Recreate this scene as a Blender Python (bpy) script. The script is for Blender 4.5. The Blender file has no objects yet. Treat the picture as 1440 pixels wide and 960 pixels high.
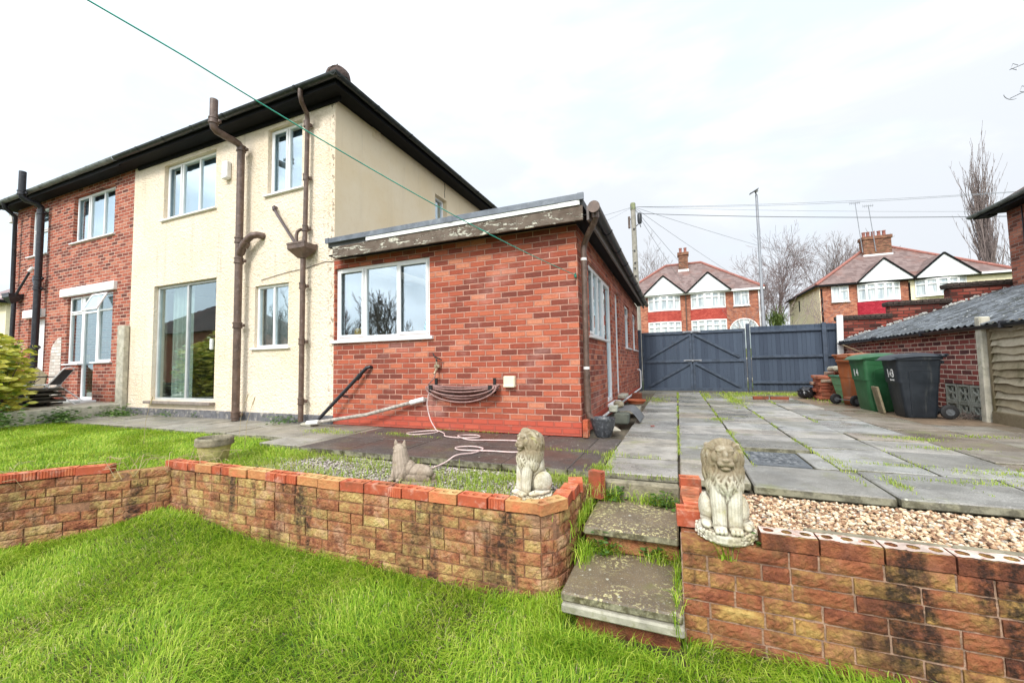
import bpy, bmesh, math, random
import numpy as np
from mathutils import Vector, Matrix, noise as mnoise
random.seed(7); rng = np.random.default_rng(11)
sc = bpy.context.scene
COL = sc.collection
PI = math.pi
# ------------------------------------------------------------------ camera
yaw, pit, rol = .388590699, .0576580566, -.017868404
fw = Vector((-math.sin(yaw)*math.cos(pit), math.cos(yaw)*math.cos(pit), math.sin(pit)))
rt = fw.cross(Vector((0, 0, 1))).normalized(); up = rt.cross(fw)
c_, s_ = math.cos(rol), math.sin(rol)
rt, up = c_*rt + s_*up, -s_*rt + c_*up
cd = bpy.data.cameras.new('camera'); cam = bpy.data.objects.new('camera', cd); COL.objects.link(cam)
cam.matrix_world = Matrix(((rt.x, up.x, -fw.x, 1.081), (rt.y, up.y, -fw.y, -4.786), (rt.z, up.z, -fw.z, .871), (0, 0, 0, 1)))
cd.sensor_width = 36; cd.lens = 36*564.942/1440; cd.clip_start = .05; cd.clip_end = 2000
sc.camera = cam
# ------------------------------------------------------------------ node helper
class NT:
    def __init__(s, name, world=False):
        if world:
            s.m = bpy.data.worlds.new(name); s.m.use_nodes = True
        else:
            s.m = bpy.data.materials.new(name); s.m.use_nodes = True
        s.t = s.m.node_tree; s.t.nodes.clear()
    def n(s, typ, ins=None, **kw):
        nd = s.t.nodes.new(typ)
        for k, v in kw.items(): setattr(nd, k, v)
        if ins:
            for k, v in ins.items(): s.set(nd.inputs[k], v)
        return nd
    def set(s, sock, v):
        if isinstance(v, bpy.types.NodeSocket): s.t.links.new(v, sock)
        elif isinstance(v, (tuple, list)):
            if sock.type == 'RGBA' and len(v) == 3: v = tuple(v)+(1,)
            sock.default_value = v
        else: sock.default_value = v
    def math(s, op, a, b=None, c=None, clamp=False):
        nd = s.n('ShaderNodeMath', operation=op, use_clamp=clamp); s.set(nd.inputs[0], a)
        if b is not None: s.set(nd.inputs[1], b)
        if c is not None: s.set(nd.inputs[2], c)
        return nd.outputs[0]
    def mix(s, f, a, b, mode='MIX'):
        nd = s.n('ShaderNodeMix', data_type='RGBA', blend_type=mode); nd.clamp_factor = True
        s.set(nd.inputs[0], f); s.set(nd.inputs[6], a); s.set(nd.inputs[7], b); return nd.outputs[2]
    def mixf(s, f, a, b):
        nd = s.n('ShaderNodeMix', data_type='FLOAT'); s.set(nd.inputs[0], f); s.set(nd.inputs[2], a); s.set(nd.inputs[3], b); return nd.outputs[0]
    def ss(s, v, a, b):   # smoothstep a..b -> 0..1
        nd = s.n('ShaderNodeMapRange', interpolation_type='SMOOTHSTEP'); s.set(nd.inputs[0], v); s.set(nd.inputs[1], a); s.set(nd.inputs[2], b); return nd.outputs[0]
    def ramp(s, f, stops, interp='LINEAR'):
        nd = s.n('ShaderNodeValToRGB'); cr = nd.color_ramp; cr.interpolation = interp
        while len(cr.elements) < len(stops): cr.elements.new(.5)
        for e, (p, c) in zip(cr.elements, stops): e.position = p; e.color = tuple(c)+(1,)
        s.set(nd.inputs[0], f); return nd.outputs[0]
    def noise(s, vec, scale, detail=4, rough=.55, dist=0):
        nd = s.n('ShaderNodeTexNoise', {'Vector': vec, 'Scale': scale, 'Detail': detail, 'Roughness': rough, 'Distortion': dist}); return nd.outputs['Fac']
    def pos(s): return s.n('ShaderNodeNewGeometry').outputs['Position']
    def obj(s): return s.n('ShaderNodeTexCoord').outputs['Object']
    def island(s): return s.n('ShaderNodeNewGeometry').outputs['Random Per Island']
    def scale(s, vec, sx, sy, sz):
        nd = s.n('ShaderNodeMapping'); s.set(nd.inputs[0], vec); nd.inputs['Scale'].default_value = (sx, sy, sz); return nd.outputs[0]
    def out(s, base, rough=.8, bump=None, bstr=1, bdist=.003, metal=0, spec=.5, sss=None, alpha=None, trans=None):
        b = s.n('ShaderNodeBsdfPrincipled'); s.set(b.inputs['Base Color'], base); s.set(b.inputs['Roughness'], rough)
        s.set(b.inputs['Metallic'], metal); s.set(b.inputs['Specular IOR Level'], spec)
        if bump is not None:
            bn = s.n('ShaderNodeBump', {'Strength': bstr, 'Distance': bdist, 'Height': bump}); s.t.links.new(bn.outputs[0], b.inputs['Normal'])
        o = s.n('ShaderNodeOutputMaterial'); res = b.outputs[0]
        if trans:
            tr = s.n('ShaderNodeBsdfTranslucent'); s.set(tr.inputs[0], base)
            mx = s.n('ShaderNodeMixShader', {0: trans}); s.t.links.new(res, mx.inputs[1]); s.t.links.new(tr.outputs[0], mx.inputs[2]); res = mx.outputs[0]
        s.t.links.new(res, o.inputs[0]); return s.m
    def sep(s, v):
        nd = s.n('ShaderNodeSeparateXYZ'); s.set(nd.inputs[0], v); return nd.outputs
# ------------------------------------------------------------------ materials
def plain(name, col, rough=.6, var=.25, sc_=6, bump=.4, bs=40, bd=.002, dirt=None, dirt_amt=.5, spec=.5, streak=False, metal=0):
    N = NT(name); p = N.pos()
    n1 = N.noise(p, sc_, 6, .6); f = N.mixf(N.ss(n1, .3, .7), 1-var, 1+var*.5)
    c = N.mix(1.0, col, N.n('ShaderNodeCombineColor', {0: f, 1: f, 2: f}).outputs[0], 'MULTIPLY')
    if dirt:
        pd = N.scale(p, 5, 5, .8) if streak else p
        d = N.noise(pd, sc_*1.7 if not streak else 3, 8, .65)
        c = N.mix(N.math('MULTIPLY', N.ss(d, .5, .7), dirt_amt), c, dirt)
    return N.out(c, N.mixf(n1, rough-.08, rough+.08), N.noise(p, bs, 5, .6), bump, bd, spec=spec, metal=metal)

def brick_mat(name, stops, mortar, bw=.225, bh=.075, mw=.012, zoff=0., plinth=None, stains=.35, bump=.9, lichen=None, nscale=1., uvrot=None, eff=.0, darkz=None):
    N = NT(name); P = N.n('ShaderNodeNewGeometry'); p = P.outputs['Position']
    warp = N.noise(p, 9, 2); warp2 = N.noise(p, 60, 3)
    x, y, z = N.sep(p)[0:3]; nn = N.sep(P.outputs['True Normal'])
    side = N.math('GREATER_THAN', N.math('ABSOLUTE', nn[0]), .5)
    u = N.mixf(side, x, y)
    w = N.math('ADD', N.math('MULTIPLY', N.math('SUBTRACT', warp, .5), .008), N.math('MULTIPLY', N.math('SUBTRACT', warp2, .5), .008))
    u = N.math('ADD', u, w); v = N.math('ADD', N.math('ADD', z, -zoff), w)
    vr = N.math('DIVIDE', v, bh); row = N.math('FLOOR', vr); fr = N.math('SUBTRACT', vr, row)
    odd = N.math('MULTIPLY', N.math('MODULO', N.math('ADD', row, 100), 2.0), .5)
    rowr = N.n('ShaderNodeTexWhiteNoise', noise_dimensions='1D'); N.set(rowr.inputs['W'], row)
    odd = N.math('ADD', odd, N.math('MULTIPLY', rowr.outputs['Value'], .12))
    ur = N.math('ADD', N.math('DIVIDE', u, bw), odd); cu = N.math('FLOOR', ur); fu = N.math('SUBTRACT', ur, cu)
    du = N.math('MULTIPLY', N.math('MINIMUM', fu, N.math('SUBTRACT', 1.0, fu)), bw)
    dv = N.math('MULTIPLY', N.math('MINIMUM', fr, N.math('SUBTRACT', 1.0, fr)), bh)
    d = N.math('MINIMUM', du, dv)
    mask = N.ss(d, mw*.32, mw*.72)       # 1 = brick
    wn = N.n('ShaderNodeTexWhiteNoise', noise_dimensions='3D'); N.set(wn.inputs['Vector'], N.n('ShaderNodeCombineXYZ', {0: cu, 1: row, 2: side}).outputs[0])
    rv = wn.outputs['Value']
    f = N.math('ADD', rv, N.math('MULTIPLY', N.math('SUBTRACT', N.noise(p, 28*nscale, 5, .7), .5), .45), clamp=True)
    bc = N.ramp(f, stops)
    bc = N.mix(N.math('MULTIPLY', N.ss(N.noise(p, 120*nscale, 3), .52, .75), .35), bc, tuple(k*.45 for k in stops[0][1]))
    big = N.noise(p, .9, 5, .6)
    mc = N.mix(N.ss(N.noise(p, 5, 5), .35, .7), mortar, tuple(k*.62 for k in mortar))
    c = N.mix(mask, mc, bc)
    c = N.mix(N.math('MULTIPLY', N.ss(big, .5, .78), stains), c, tuple(k*.5 for k in stops[0][1]))
    if eff: # pale bloom
        c = N.mix(N.math('MULTIPLY', N.ss(N.noise(N.scale(p, 1, 1, 1.6), 1.3, 6, .65), .5, .72), eff), c, (.75, .52, .46))
    if plinth:
        hz, pc = plinth
        pm = N.math('MULTIPLY', N.math('LESS_THAN', v, hz), N.ss(N.noise(p, 7, 6, .7), .28, .42))
        c = N.mix(N.math('MULTIPLY', pm, .8), c, N.mix(mask, tuple(k*.75 for k in pc), pc))
    if lichen:
        c = N.mix(N.math('MULTIPLY', N.ss(N.noise(p, 4, 8, .7), .5, .72), lichen[1]), c, lichen[0])
    c = N.mix(N.math('MULTIPLY', N.math('MULTIPLY', N.math('SUBTRACT', 1.0, N.ss(d, mw*.7, mw*1.5)), mask), .35), c, tuple(k*.5 for k in stops[0][1]))
    h = N.math('ADD', N.math('MULTIPLY', mask, .7), N.math('MULTIPLY', N.noise(p, 90*nscale, 5, .7), .5))
    h = N.math('ADD', h, N.math('MULTIPLY', rv, .25))
    return N.out(c, .85, h, bump, .006, spec=.3)

def island_mat(name, stops, mortar=None, rough=.85, stain=None, stain_amt=.6, nsc=14, bs=60, bd=.006, bstr=.9, wet=0, second=None, streaks=None, spec=.35, iw=.55, rs=1.0):
    N = NT(name); p = N.pos(); r = N.math('ADD', N.math('MULTIPLY', N.island(), rs), (1-rs)*.5)
    f = N.math('ADD', r, N.math('MULTIPLY', N.math('SUBTRACT', N.noise(p, nsc, 6, .65), .5), iw), clamp=True)
    c = N.ramp(f, stops)
    if second:
        c = N.mix(N.math('MULTIPLY', N.ss(N.noise(p, second[1], 8, .7), .5, .66), second[2]), c, second[0])
    if stain:
        c = N.mix(N.math('MULTIPLY', N.ss(N.noise(p, 3.1, 9, .68), .48, .68), stain_amt), c, stain)
    if streaks:
        q = N.scale(p, 5.5, 5.5, 1.1)
        k = N.math('MULTIPLY', N.ss(N.noise(q, 1.0, 6, .6), .54, .66), N.ss(N.noise(p, 30, 5, .7), .3, .6))
        c = N.mix(N.math('MULTIPLY', k, streaks[1]), c, streaks[0])
    h = N.math('ADD', N.noise(p, bs, 6, .7), N.math('MULTIPLY', N.noise(p, bs*.25, 4, .6), .8))
    ro = rough if not wet else N.mixf(N.ss(N.noise(p, 1.7, 5, .6), .4, .62), rough, rough-wet)
    return N.out(c, ro, h, bstr, bd, spec=spec)

EXT = brick_mat('extension_brick', [(0, (.17, .046, .032)), (.22, (.25, .06, .037)), (.45, (.36, .082, .045)), (.7, (.44, .112, .06)), (.9, (.50, .15, .08)), (1, (.55, .22, .13))],
    (.56, .30, .225), zoff=0.02, plinth=(.15, (.50, .09, .055)), stains=.22, eff=.24, mw=.0125)
OLD = brick_mat('old_red_brick', [(0, (.12, .036, .027)), (.25, (.24, .06, .04)), (.55, (.36, .092, .055)), (.8, (.44, .12, .07)), (1, (.49, .19, .12))],
    (.66, .46, .36), zoff=.0, stains=.25, mw=.0135)
OPP = brick_mat('street_house_brick', [(0, (.22, .06, .035)), (.5, (.4, .12, .06)), (1, (.55, .22, .12))], (.5, .33, .25), stains=.2, bump=.3)
GAR = brick_mat('garage_brick', [(0, (.085, .03, .03)), (.3, (.2, .048, .04)), (.7, (.31, .075, .06)), (1, (.4, .15, .12))], (.74, .54, .44), stains=.2, mw=.016)
NBH = brick_mat('neighbour_brick', [(0, (.1, .035, .025)), (.4, (.28, .085, .05)), (.8, (.4, .13, .08)), (1, (.46, .2, .13))], (.36, .25, .2), stains=.4)
STP = brick_mat('boundary_brick', [(0, (.045, .017, .014)), (.4, (.19, .042, .03)), (.8, (.32, .07, .048)), (1, (.36, .12, .085))], (.07, .05, .04), stains=.7, lichen=((.03, .028, .02), .5))
RUB = island_mat('rubble_brick', [(0, (.12, .035, .02)), (.5, (.30, .085, .045)), (.85, (.42, .15, .085)), (1, (.42, .33, .25))], stain=(.07, .05, .03))

def render_mat(name, col, bs, speck, base_light=True):
    N = NT(name); p = N.pos()
    big = N.noise(p, 1.1, 7, .65); med = N.noise(p, 12, 6, .7)
    v = N.n('ShaderNodeTexVoronoi', {'Vector': p, 'Scale': bs}); v.feature = 'F1'
    c = N.mix(N.math('MULTIPLY', N.ss(big, .35, .75), .55), col, tuple(a*b for a, b in zip(col, (.92, .84, .68))))
    c = N.mix(N.math('MULTIPLY', N.ss(med, .5, .75), .3), c, tuple(a*b for a, b in zip(col, (.85, .76, .6))))
    pits = N.math('MULTIPLY', N.ss(N.noise(p, bs*.9, 4, .7), .6, .7), speck)
    c = N.mix(pits, c, (.33, .24, .13))
    st = N.noise(N.scale(p, 6, 6, .5), 1.0, 5, .6)
    c = N.mix(N.math('MULTIPLY', N.ss(st, .52, .75), .35 if speck > .2 else .12), c, (.45, .37, .26))
    c = N.mix(N.math('MULTIPLY', N.math('MULTIPLY', N.ss(N.noise(N.scale(p, 11, 11, .5), 1.0, 5, .6), .58, .7), N.ss(N.noise(p, .8, 3), .45, .6)), .3 if speck > .2 else .1), c, (.3, .25, .19))
    # paint flaked from the corner where the walls meet
    x, y, z = N.sep(p)[0:3]
    corner = N.math('MULTIPLY', N.ss(x, -4.12, -3.93), N.math('LESS_THAN', y, .002)); fl = N.ss(N.noise(N.scale(p, 1, 1, .6), 14, 6, .7), .54, .57)
    c = N.mix(N.math('MULTIPLY', N.math('MULTIPLY', corner, fl), N.math('MULTIPLY', speck, 2.0), clamp=True), c, (.38, .3, .22))
    h = N.math('ADD', N.math('MULTIPLY', N.noise(p, bs*.45, 5, .7), 1.2), N.math('MULTIPLY', v.outputs['Distance'], .5))
    return N.out(c, .9, h, 1.0, .024 if speck > .2 else .003, spec=.2)
REN = render_mat('cream_roughcast', (.84, .725, .585), 30, .6)
RENS = render_mat('cream_smooth_render', (.82, .69, .50), 60, .1)
CREAMFAR = plain('cream_painted_wall', (.92, .82, .56), .9, .1)
PLINTH = plain('grey_painted_plinth', (.14, .14, .15), .8, .4, 8, dirt=(.5, .45, .38), dirt_amt=.6)
UPVC = plain('white_upvc', (.82, .83, .83), .3, .05, 3, .05, dirt=(.55, .53, .48), dirt_amt=.15)
WHITEP = plain('white_paint', (.84, .84, .82), .5, .06, 5, .2, dirt=(.4, .38, .33), dirt_amt=.25)
ALU = plain('silver_aluminium', (.62, .63, .62), .35, .1, 6, .1, metal=.3)
BROWNP = plain('brown_painted_iron', (.12, .075, .055), .45, .35, 9, .4, 50, dirt=(.26, .2, .17), dirt_amt=.5)
BLACKP = plain('black_painted_iron', (.016, .017, .022), .35, .3, 8, .3, 50, dirt=(.1, .1, .11), dirt_amt=.3)
GUTTER = plain('dark_gutter', (.014, .018, .017), .4, .35, 8, .3, 40, dirt=(.09, .11, .08), dirt_amt=.5)
GUTW = plain('worn_grey_gutter', (.2, .22, .21), .5, .4, 5, .3, dirt=(.03, .03, .035), dirt_amt=.9)
SOFFIT = plain('black_soffit', (.006, .006, .007), .7, .3, 6, .3, spec=.2)
LEAD = plain('grey_lead_strip', (.13, .15, .18), .45, .3, 5, .5, 18, .006, dirt=(.3, .33, .36), dirt_amt=.5)
CURT = plain('white_net_curtain', (.68, .72, .66), .9, .15, 8)
BLIND = plain('pale_blue_grey_blind', (.30, .40, .47), .9, .18, 1.2)
BLIND2 = plain('warm_grey_blind', (.50, .52, .48), .9, .2, 2)
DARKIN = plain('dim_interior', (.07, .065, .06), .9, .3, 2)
def glass(name, refl, tint=(.9, .94, .95)):
    N = NT(name); g = N.n('ShaderNodeBsdfGlossy', {'Color': (.80, .90, .95, 1), 'Roughness': .015}); t = N.n('ShaderNodeBsdfTransparent', {'Color': tint+(1,)})
    wv = N.n('ShaderNodeBump', {'Strength': .06, 'Distance': .01, 'Height': N.noise(N.pos(), 2.5, 2)}); N.t.links.new(wv.outputs[0], g.inputs['Normal'])
    lw = N.n('ShaderNodeLayerWeight', {'Blend': .35}); f = N.math('ADD', N.math('MULTIPLY', lw.outputs['Facing'], .5), refl, clamp=True)
    mx = N.n('ShaderNodeMixShader'); N.t.links.new(f, mx.inputs[0]); N.t.links.new(t.outputs[0], mx.inputs[1]); N.t.links.new(g.outputs[0], mx.inputs[2])
    o = N.n('ShaderNodeOutputMaterial'); N.t.links.new(mx.outputs[0], o.inputs[0]); return N.m
GLASS = glass('window_glass', .24); GLASSD = glass('door_glass', .10, (.82, .88, .86))
def fascia_mat():
    N = NT('peeling_brown_fascia'); p = N.pos(); q = N.scale(p, 1, 1, 3.5)
    n1 = N.noise(q, 5, 9, .72, .6); f = N.ss(n1, .535, .565)
    c = N.mix(N.ss(N.noise(p, 9, 5), .3, .7), (.10, .07, .05), (.17, .13, .10))
    c2 = N.mix(N.ss(N.noise(p, 30, 5), .4, .6), (.66, .63, .52), (.42, .40, .33))
    return N.out(N.mix(f, c, c2), .8, N.math('ADD', N.math('MULTIPLY', f, -.7), N.noise(N.scale(p, 3, 3, 30), 3, 4)), 1, .006)
FASC = fascia_mat()
def roof_mat(name, a, b, tw=.26, th=.33, ax='x'):
    N = NT(name); p = N.pos(); x, y, z = N.sep(p)[0:3]
    u = x if ax == 'x' else y
    r = N.math('DIVIDE', z, th*.6); row = N.math('FLOOR', r); fr = N.math('SUBTRACT', r, row)
    ur = N.math('ADD', N.math('DIVIDE', u, tw), N.math('MULTIPLY', N.math('MODULO', N.math('ADD', row, 100), 2), .5)); cu = N.math('FLOOR', ur); fu = N.math('SUBTRACT', ur, cu)
    wn = N.n('ShaderNodeTexWhiteNoise', noise_dimensions='2D'); N.set(wn.inputs['Vector'], N.n('ShaderNodeCombineXYZ', {0: cu, 1: row}).outputs[0])
    c = N.mix(wn.outputs['Value'], a, b); c = N.mix(N.math('MULTIPLY', N.ss(N.noise(p, .8, 6, .6), .5, .7), .5), c, (.24, .10, .07))
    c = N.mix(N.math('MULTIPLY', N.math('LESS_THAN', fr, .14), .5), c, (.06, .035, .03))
    return N.out(c, .8, N.math('ADD', fr, N.noise(p, 30, 4)), .6, .03)
TILE = roof_mat('plum_roof_tile', (.15, .10, .09), (.24, .175, .16)); TILEY = roof_mat('plum_roof_tile_side', (.15, .09, .085), (.25, .16, .15), ax='y')
TILED = roof_mat('dark_roof_tile', (.05, .035, .03), (.12, .075, .06))
RIDGE = plain('red_ridge_tile', (.33, .13, .10), .8, .3, 9)
REDTILE = brick_mat('red_hung_tile', [(0, (.36, .05, .038)), (1, (.52, .10, .07))], (.26, .04, .03), bw=.17, bh=.12, mw=.008, stains=.1, bump=.4)
PINKTILE = brick_mat('crimson_hung_tile', [(0, (.33, .015, .03)), (1, (.46, .035, .055))], (.22, .012, .02), bw=.17, bh=.12, mw=.008, stains=.1, bump=.4)
CONC = plain('weathered_concrete', (.36, .34, .27), .9, .35, 10, .8, 70, .004, dirt=(.17, .17, .07), dirt_amt=.6)
CONCP = plain('pale_concrete', (.5, .47, .38), .9, .25, 8, .8, 60, .004, dirt=(.2, .2, .1), dirt_amt=.5)
DGLASS = None
def farglass():
    N = NT('house_window_pane'); p = N.pos()
    n = N.noise(N.scale(p, 6, 1, .6), 1, 4); c = N.mix(N.ss(n, .35, .6), (.30, .36, .39), (.58, .62, .62))
    return N.out(c, .12, spec=.9)
FARG = farglass()
# slabs, soil, planting, misc materials
def slab_mat(name, stops, moss=.5, wet=.45, lichen=True, edge=None, flecks=False):
    N = NT(name); p = N.pos(); r = N.island()
    c = N.ramp(r, stops)
    n1 = N.noise(p, 3.2, 8, .65); n2 = N.noise(p, 130, 4, .75)
    c = N.mix(N.math('MULTIPLY', N.ss(n1, .40, .66), .6), c, tuple(k*.5 for k in stops[0][1]))
    c = N.mix(N.math('MULTIPLY', N.ss(n2, .48, .62), .6), c, (.09, .09, .085))
    yy = N.sep(p)[1]; c = N.mix(N.math('MULTIPLY', N.ss(N.math('ADD', N.noise(p, .9, 5), N.math('MULTIPLY', yy, .035)), .56, .82), .55), c, (.11, .10, .05))
    c = N.mix(N.math('MULTIPLY', N.ss(N.noise(p, 110, 3, .7), .6, .70), .6), c, (.66, .65, .62))
    c = N.mix(N.math('MULTIPLY', N.ss(N.noise(p, 2.3, 9, .72), .53, .7), moss), c, (.16, .17, .04))
    sp = N.math('MULTIPLY', N.ss(N.noise(p, 26, 2, .5), .70, .73), .6 if lichen else 0)
    c = N.mix(sp, c, (.6, .6, .5))
    if flecks:
        c = N.mix(N.math('MULTIPLY', N.math('MULTIPLY', N.ss(N.noise(p, 48, 3, .6, .5), .54, .6), N.ss(N.noise(p, 4, 3), .4, .6)), .8), c, (.55, .5, .24))
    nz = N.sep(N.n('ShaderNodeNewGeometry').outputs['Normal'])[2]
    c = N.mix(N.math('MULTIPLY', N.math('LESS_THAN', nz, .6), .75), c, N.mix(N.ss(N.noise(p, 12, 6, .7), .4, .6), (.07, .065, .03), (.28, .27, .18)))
    ro = N.mixf(N.ss(N.noise(p, 1.3, 6, .6), .38, .6), wet, .75)
    return N.out(c, ro, N.math('ADD', n2, n1), .6, .003, spec=.5)
SLAB = slab_mat('wet_grey_flagstone', [(0, (.20, .185, .155)), (.25, (.29, .28, .255)), (.5, (.37, .365, .345)), (.7, (.33, .275, .22)), (.85, (.43, .42, .39)), (1, (.40, .35, .28))], .6, .18)
SLABD = slab_mat('brown_stained_flagstone', [(0, (.062, .045, .038)), (.6, (.082, .058, .048)), (1, (.12, .09, .075))], .3, .35)
SLABP = slab_mat('greenish_path_flagstone', [(0, (.24, .22, .17)), (.6, (.32, .29, .24)), (1, (.36, .34, .3))], .5, .4)
SLABR = slab_mat('brownish_flagstone', [(0, (.20, .155, .11)), (.5, (.27, .22, .17)), (1, (.30, .28, .24))], .6, .22)
STEP = slab_mat('mossy_step_slab', [(0, (.17, .125, .072)), (1, (.23, .17, .10))], .5, .3, flecks=True)
def terrain_mat():
    N = NT('earth_and_turf'); p = N.pos()
    c = N.mix(N.ss(N.noise(p, 1.5, 8, .7), .4, .6), (.07, .13, .02), (.10, .085, .04))
    return N.out(c, .95, N.noise(p, 30, 6, .7), 1, .02, spec=.2)
TERR = terrain_mat()
SOIL = plain('dark_soil', (.06, .045, .028), .95, .5, 14, 1, 60, .02, dirt=(.1, .13, .03), dirt_amt=.5)
BEDSOIL = plain('gritty_bed_soil', (.17, .14, .1), .95, .5, 24, 1, 90, .012, dirt=(.13, .16, .04), dirt_amt=.6)
SANDC = plain('sandy_concrete_strip', (.25, .18, .12), .4, .4, 3, .8, 60, .006, dirt=(.12, .08, .05), dirt_amt=.7)
ROAD = plain('asphalt', (.05, .05, .052), .85, .2, 3, .5, 80, .004)
def leaf_mat(name, stops, trans=.25, rough=.5, noise_sc=1.2, second=None, spec=.3):
    N = NT(name); p = N.pos()
    f = N.math('ADD', N.math('MULTIPLY', N.island(), .6), N.math('MULTIPLY', N.noise(p, noise_sc, 5, .6), .5), clamp=True)
    c = N.ramp(f, stops)
    return N.out(c, rough, spec=spec, trans=trans)
GRASS = leaf_mat('lush_green_grass', [(0, (.03, .085, .008)), (.2, (.10, .22, .012)), (.42, (.23, .41, .02)), (.63, (.37, .54, .035)), (.82, (.55, .64, .10)), (1, (.70, .66, .30))], .4, noise_sc=2.6)
GRASS2 = leaf_mat('yellowish_grass_tufts', [(0, (.12, .22, .02)), (.4, (.28, .42, .04)), (.75, (.46, .52, .10)), (1, (.60, .52, .24))], .35)
WEED = leaf_mat('dark_weed_leaves', [(0, (.03, .07, .015)), (.6, (.08, .17, .03)), (1, (.2, .3, .06))], .2)
DRY = leaf_mat('dry_straw_stalk', [(0, (.35, .26, .12)), (1, (.6, .5, .3))], .1)
AUC = leaf_mat('variegated_laurel_leaves', [(0, (.03, .07, .012)), (.25, (.10, .18, .02)), (.42, (.42, .48, .05)), (.65, (.78, .74, .12)), (1, (.88, .82, .3))], .25, .35, 2.5, spec=.5)
FERN = leaf_mat('evergreen_fronds', [(0, (.04, .08, .02)), (.6, (.13, .2, .05)), (1, (.3, .36, .1))], .2)
BARK = plain('grey_brown_bark', (.13, .10, .085), .9, .3, 5)
BARKF = plain('hazed_grey_bark', (.25, .2, .185), .9, .3, 5)  # lighter than near bark: distance haze put into the colour
BARKR = plain('reddish_birch_bark', (.24, .18, .17), .9, .3, 5)
BARKL = plain('pale_birch_bark', (.38, .35, .33), .9, .3, 5)
PEB = island_mat('tan_pink_pebbles', [(0, (.15, .08, .05)), (.22, (.36, .21, .12)), (.45, (.54, .37, .22)), (.7, (.68, .53, .35)), (.9, (.78, .68, .52)), (1, (.24, .21, .18))], bs=90, bd=.001, rough=.6)
PEBG = island_mat('grey_pebbles', [(0, (.16, .13, .12)), (.5, (.38, .33, .3)), (1, (.6, .55, .5))], bs=90, bd=.001, rough=.7)
WALLR = island_mat('dark_rough_garden_brick', [(0, (.11, .035, .02)), (.22, (.21, .065, .032)), (.4, (.31, .105, .045)), (.58, (.28, .125, .05)), (.76, (.42, .24, .075)), (1, (.52, .36, .12))], stain=(.05, .025, .015), stain_amt=.8, nsc=9, bs=40, bd=.02, iw=1.6, rs=.5, streaks=((.014, .010, .009), .9), second=((.42, .17, .10), 6, .5))
MORTR = plain('pale_pink_mortar', (.42, .27, .19), .95, .4, 14, 1, 80, .008, dirt=(.09, .06, .04), dirt_amt=.8)
WALLB = island_mat('rough_garden_brick', [(0, (.16, .05, .025)), (.2, (.30, .105, .05)), (.4, (.43, .185, .08)), (.58, (.40, .22, .09)), (.76, (.52, .34, .125)), (1, (.60, .45, .18))],
    stain=(.10, .05, .025), stain_amt=.75, nsc=12, bs=34, bd=.03, iw=1.9, rs=.5, streaks=((.025, .018, .015), .9), second=((.66, .42, .27), 5, .55))
MORT = plain('pinkish_garden_mortar', (.30, .15, .085), .95, .4, 14, 1, 80, .008, dirt=(.10, .07, .04), dirt_amt=.7)
CAPB = island_mat('orange_perforated_brick', [(0, (.36, .075, .035)), (.5, (.50, .115, .05)), (1, (.56, .18, .08))], iw=1.0, stain=(.12, .06, .03), stain_amt=.7, second=((.72, .5, .4), 9, .4), bs=60, bd=.004)
CAPY = island_mat('yellow_faced_perforated_brick', [(0, (.50, .19, .075)), (.5, (.56, .30, .12)), (1, (.60, .40, .17))], stain=(.18, .08, .045), stain_amt=.5, second=((.62, .17, .075), 6, .8), bs=40, bd=.012, iw=1.)
MTOP = plain('white_mortar_smear', (.66, .52, .44), .95, .4, 14, 1, 60, .006, dirt=(.34, .11, .06), dirt_amt=1.)
HOLE = plain('dark_brick_hole', (.22, .05, .03), .95, .4, 20)
def stone_mat(name, pale, mid, dark, mossc):
    N = NT(name); p = N.obj(); g = N.n('ShaderNodeNewGeometry')
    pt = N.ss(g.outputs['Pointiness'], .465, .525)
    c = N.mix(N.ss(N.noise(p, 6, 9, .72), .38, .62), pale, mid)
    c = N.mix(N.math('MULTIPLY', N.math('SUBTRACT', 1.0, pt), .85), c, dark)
    z = N.sep(p)[2]
    c = N.mix(N.math('MULTIPLY', N.math('MULTIPLY', N.ss(z, .27, .36), N.ss(N.noise(p, 9, 8, .7), .30, .50)), .85), c, mossc)
    c = N.mix(N.math('MULTIPLY', N.ss(N.noise(p, 160, 4, .7), .55, .7), .5), c, dark)
    c = N.mix(N.math('MULTIPLY', N.ss(N.noise(p, 13, 7, .7), .58, .7), .5), c, (.45, .42, .1))
    return N.out(c, .95, N.math('ADD', N.noise(p, 130, 6, .75), N.noise(p, 30, 4)), 1, .006, spec=.2)
LION = stone_mat('weathered_cast_stone', (.86, .82, .69), (.55, .49, .34), (.11, .08, .05), (.26, .2, .12))
LYNX = stone_mat('lichened_pinkish_stone', (.52, .43, .34), (.28, .22, .16), (.09, .07, .05), (.34, .26, .21))
FENCE = plain('blue_grey_fence_paint', (.052, .072, .105), .7, .35, 7, .8, 60, .004, dirt=(.09, .115, .155), dirt_amt=.6)
FENCE_I = island_mat('blue_grey_painted_boards', [(0, (.042, .058, .088)), (1, (.066, .09, .128))], bs=40, bd=.004, rough=.7)
TIMB = island_mat('weathered_grey_timber', [(0, (.16, .125, .075)), (.5, (.31, .26, .17)), (1, (.45, .40, .30))], stain=(.09, .08, .03), stain_amt=.7, bs=30)
BOARDD = island_mat('black_weathered_boards', [(0, (.018, .016, .014)), (.6, (.06, .055, .045)), (1, (.2, .18, .13))], bs=30, bd=.01)
POLE = plain('telegraph_pole_wood', (.33, .31, .26), .9, .25, 7, .6, 30, .01, dirt=(.2, .2, .13), dirt_amt=.4)
GALV = plain('galvanised_steel', (.30, .31, .33), .45, .15, 5, .1, metal=.4)
WIRE = plain('overhead_wire', (.28, .30, .32), .7, .1)
WIRED = plain('dark_overhead_wire', (.10, .11, .12), .7, .1)
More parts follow.
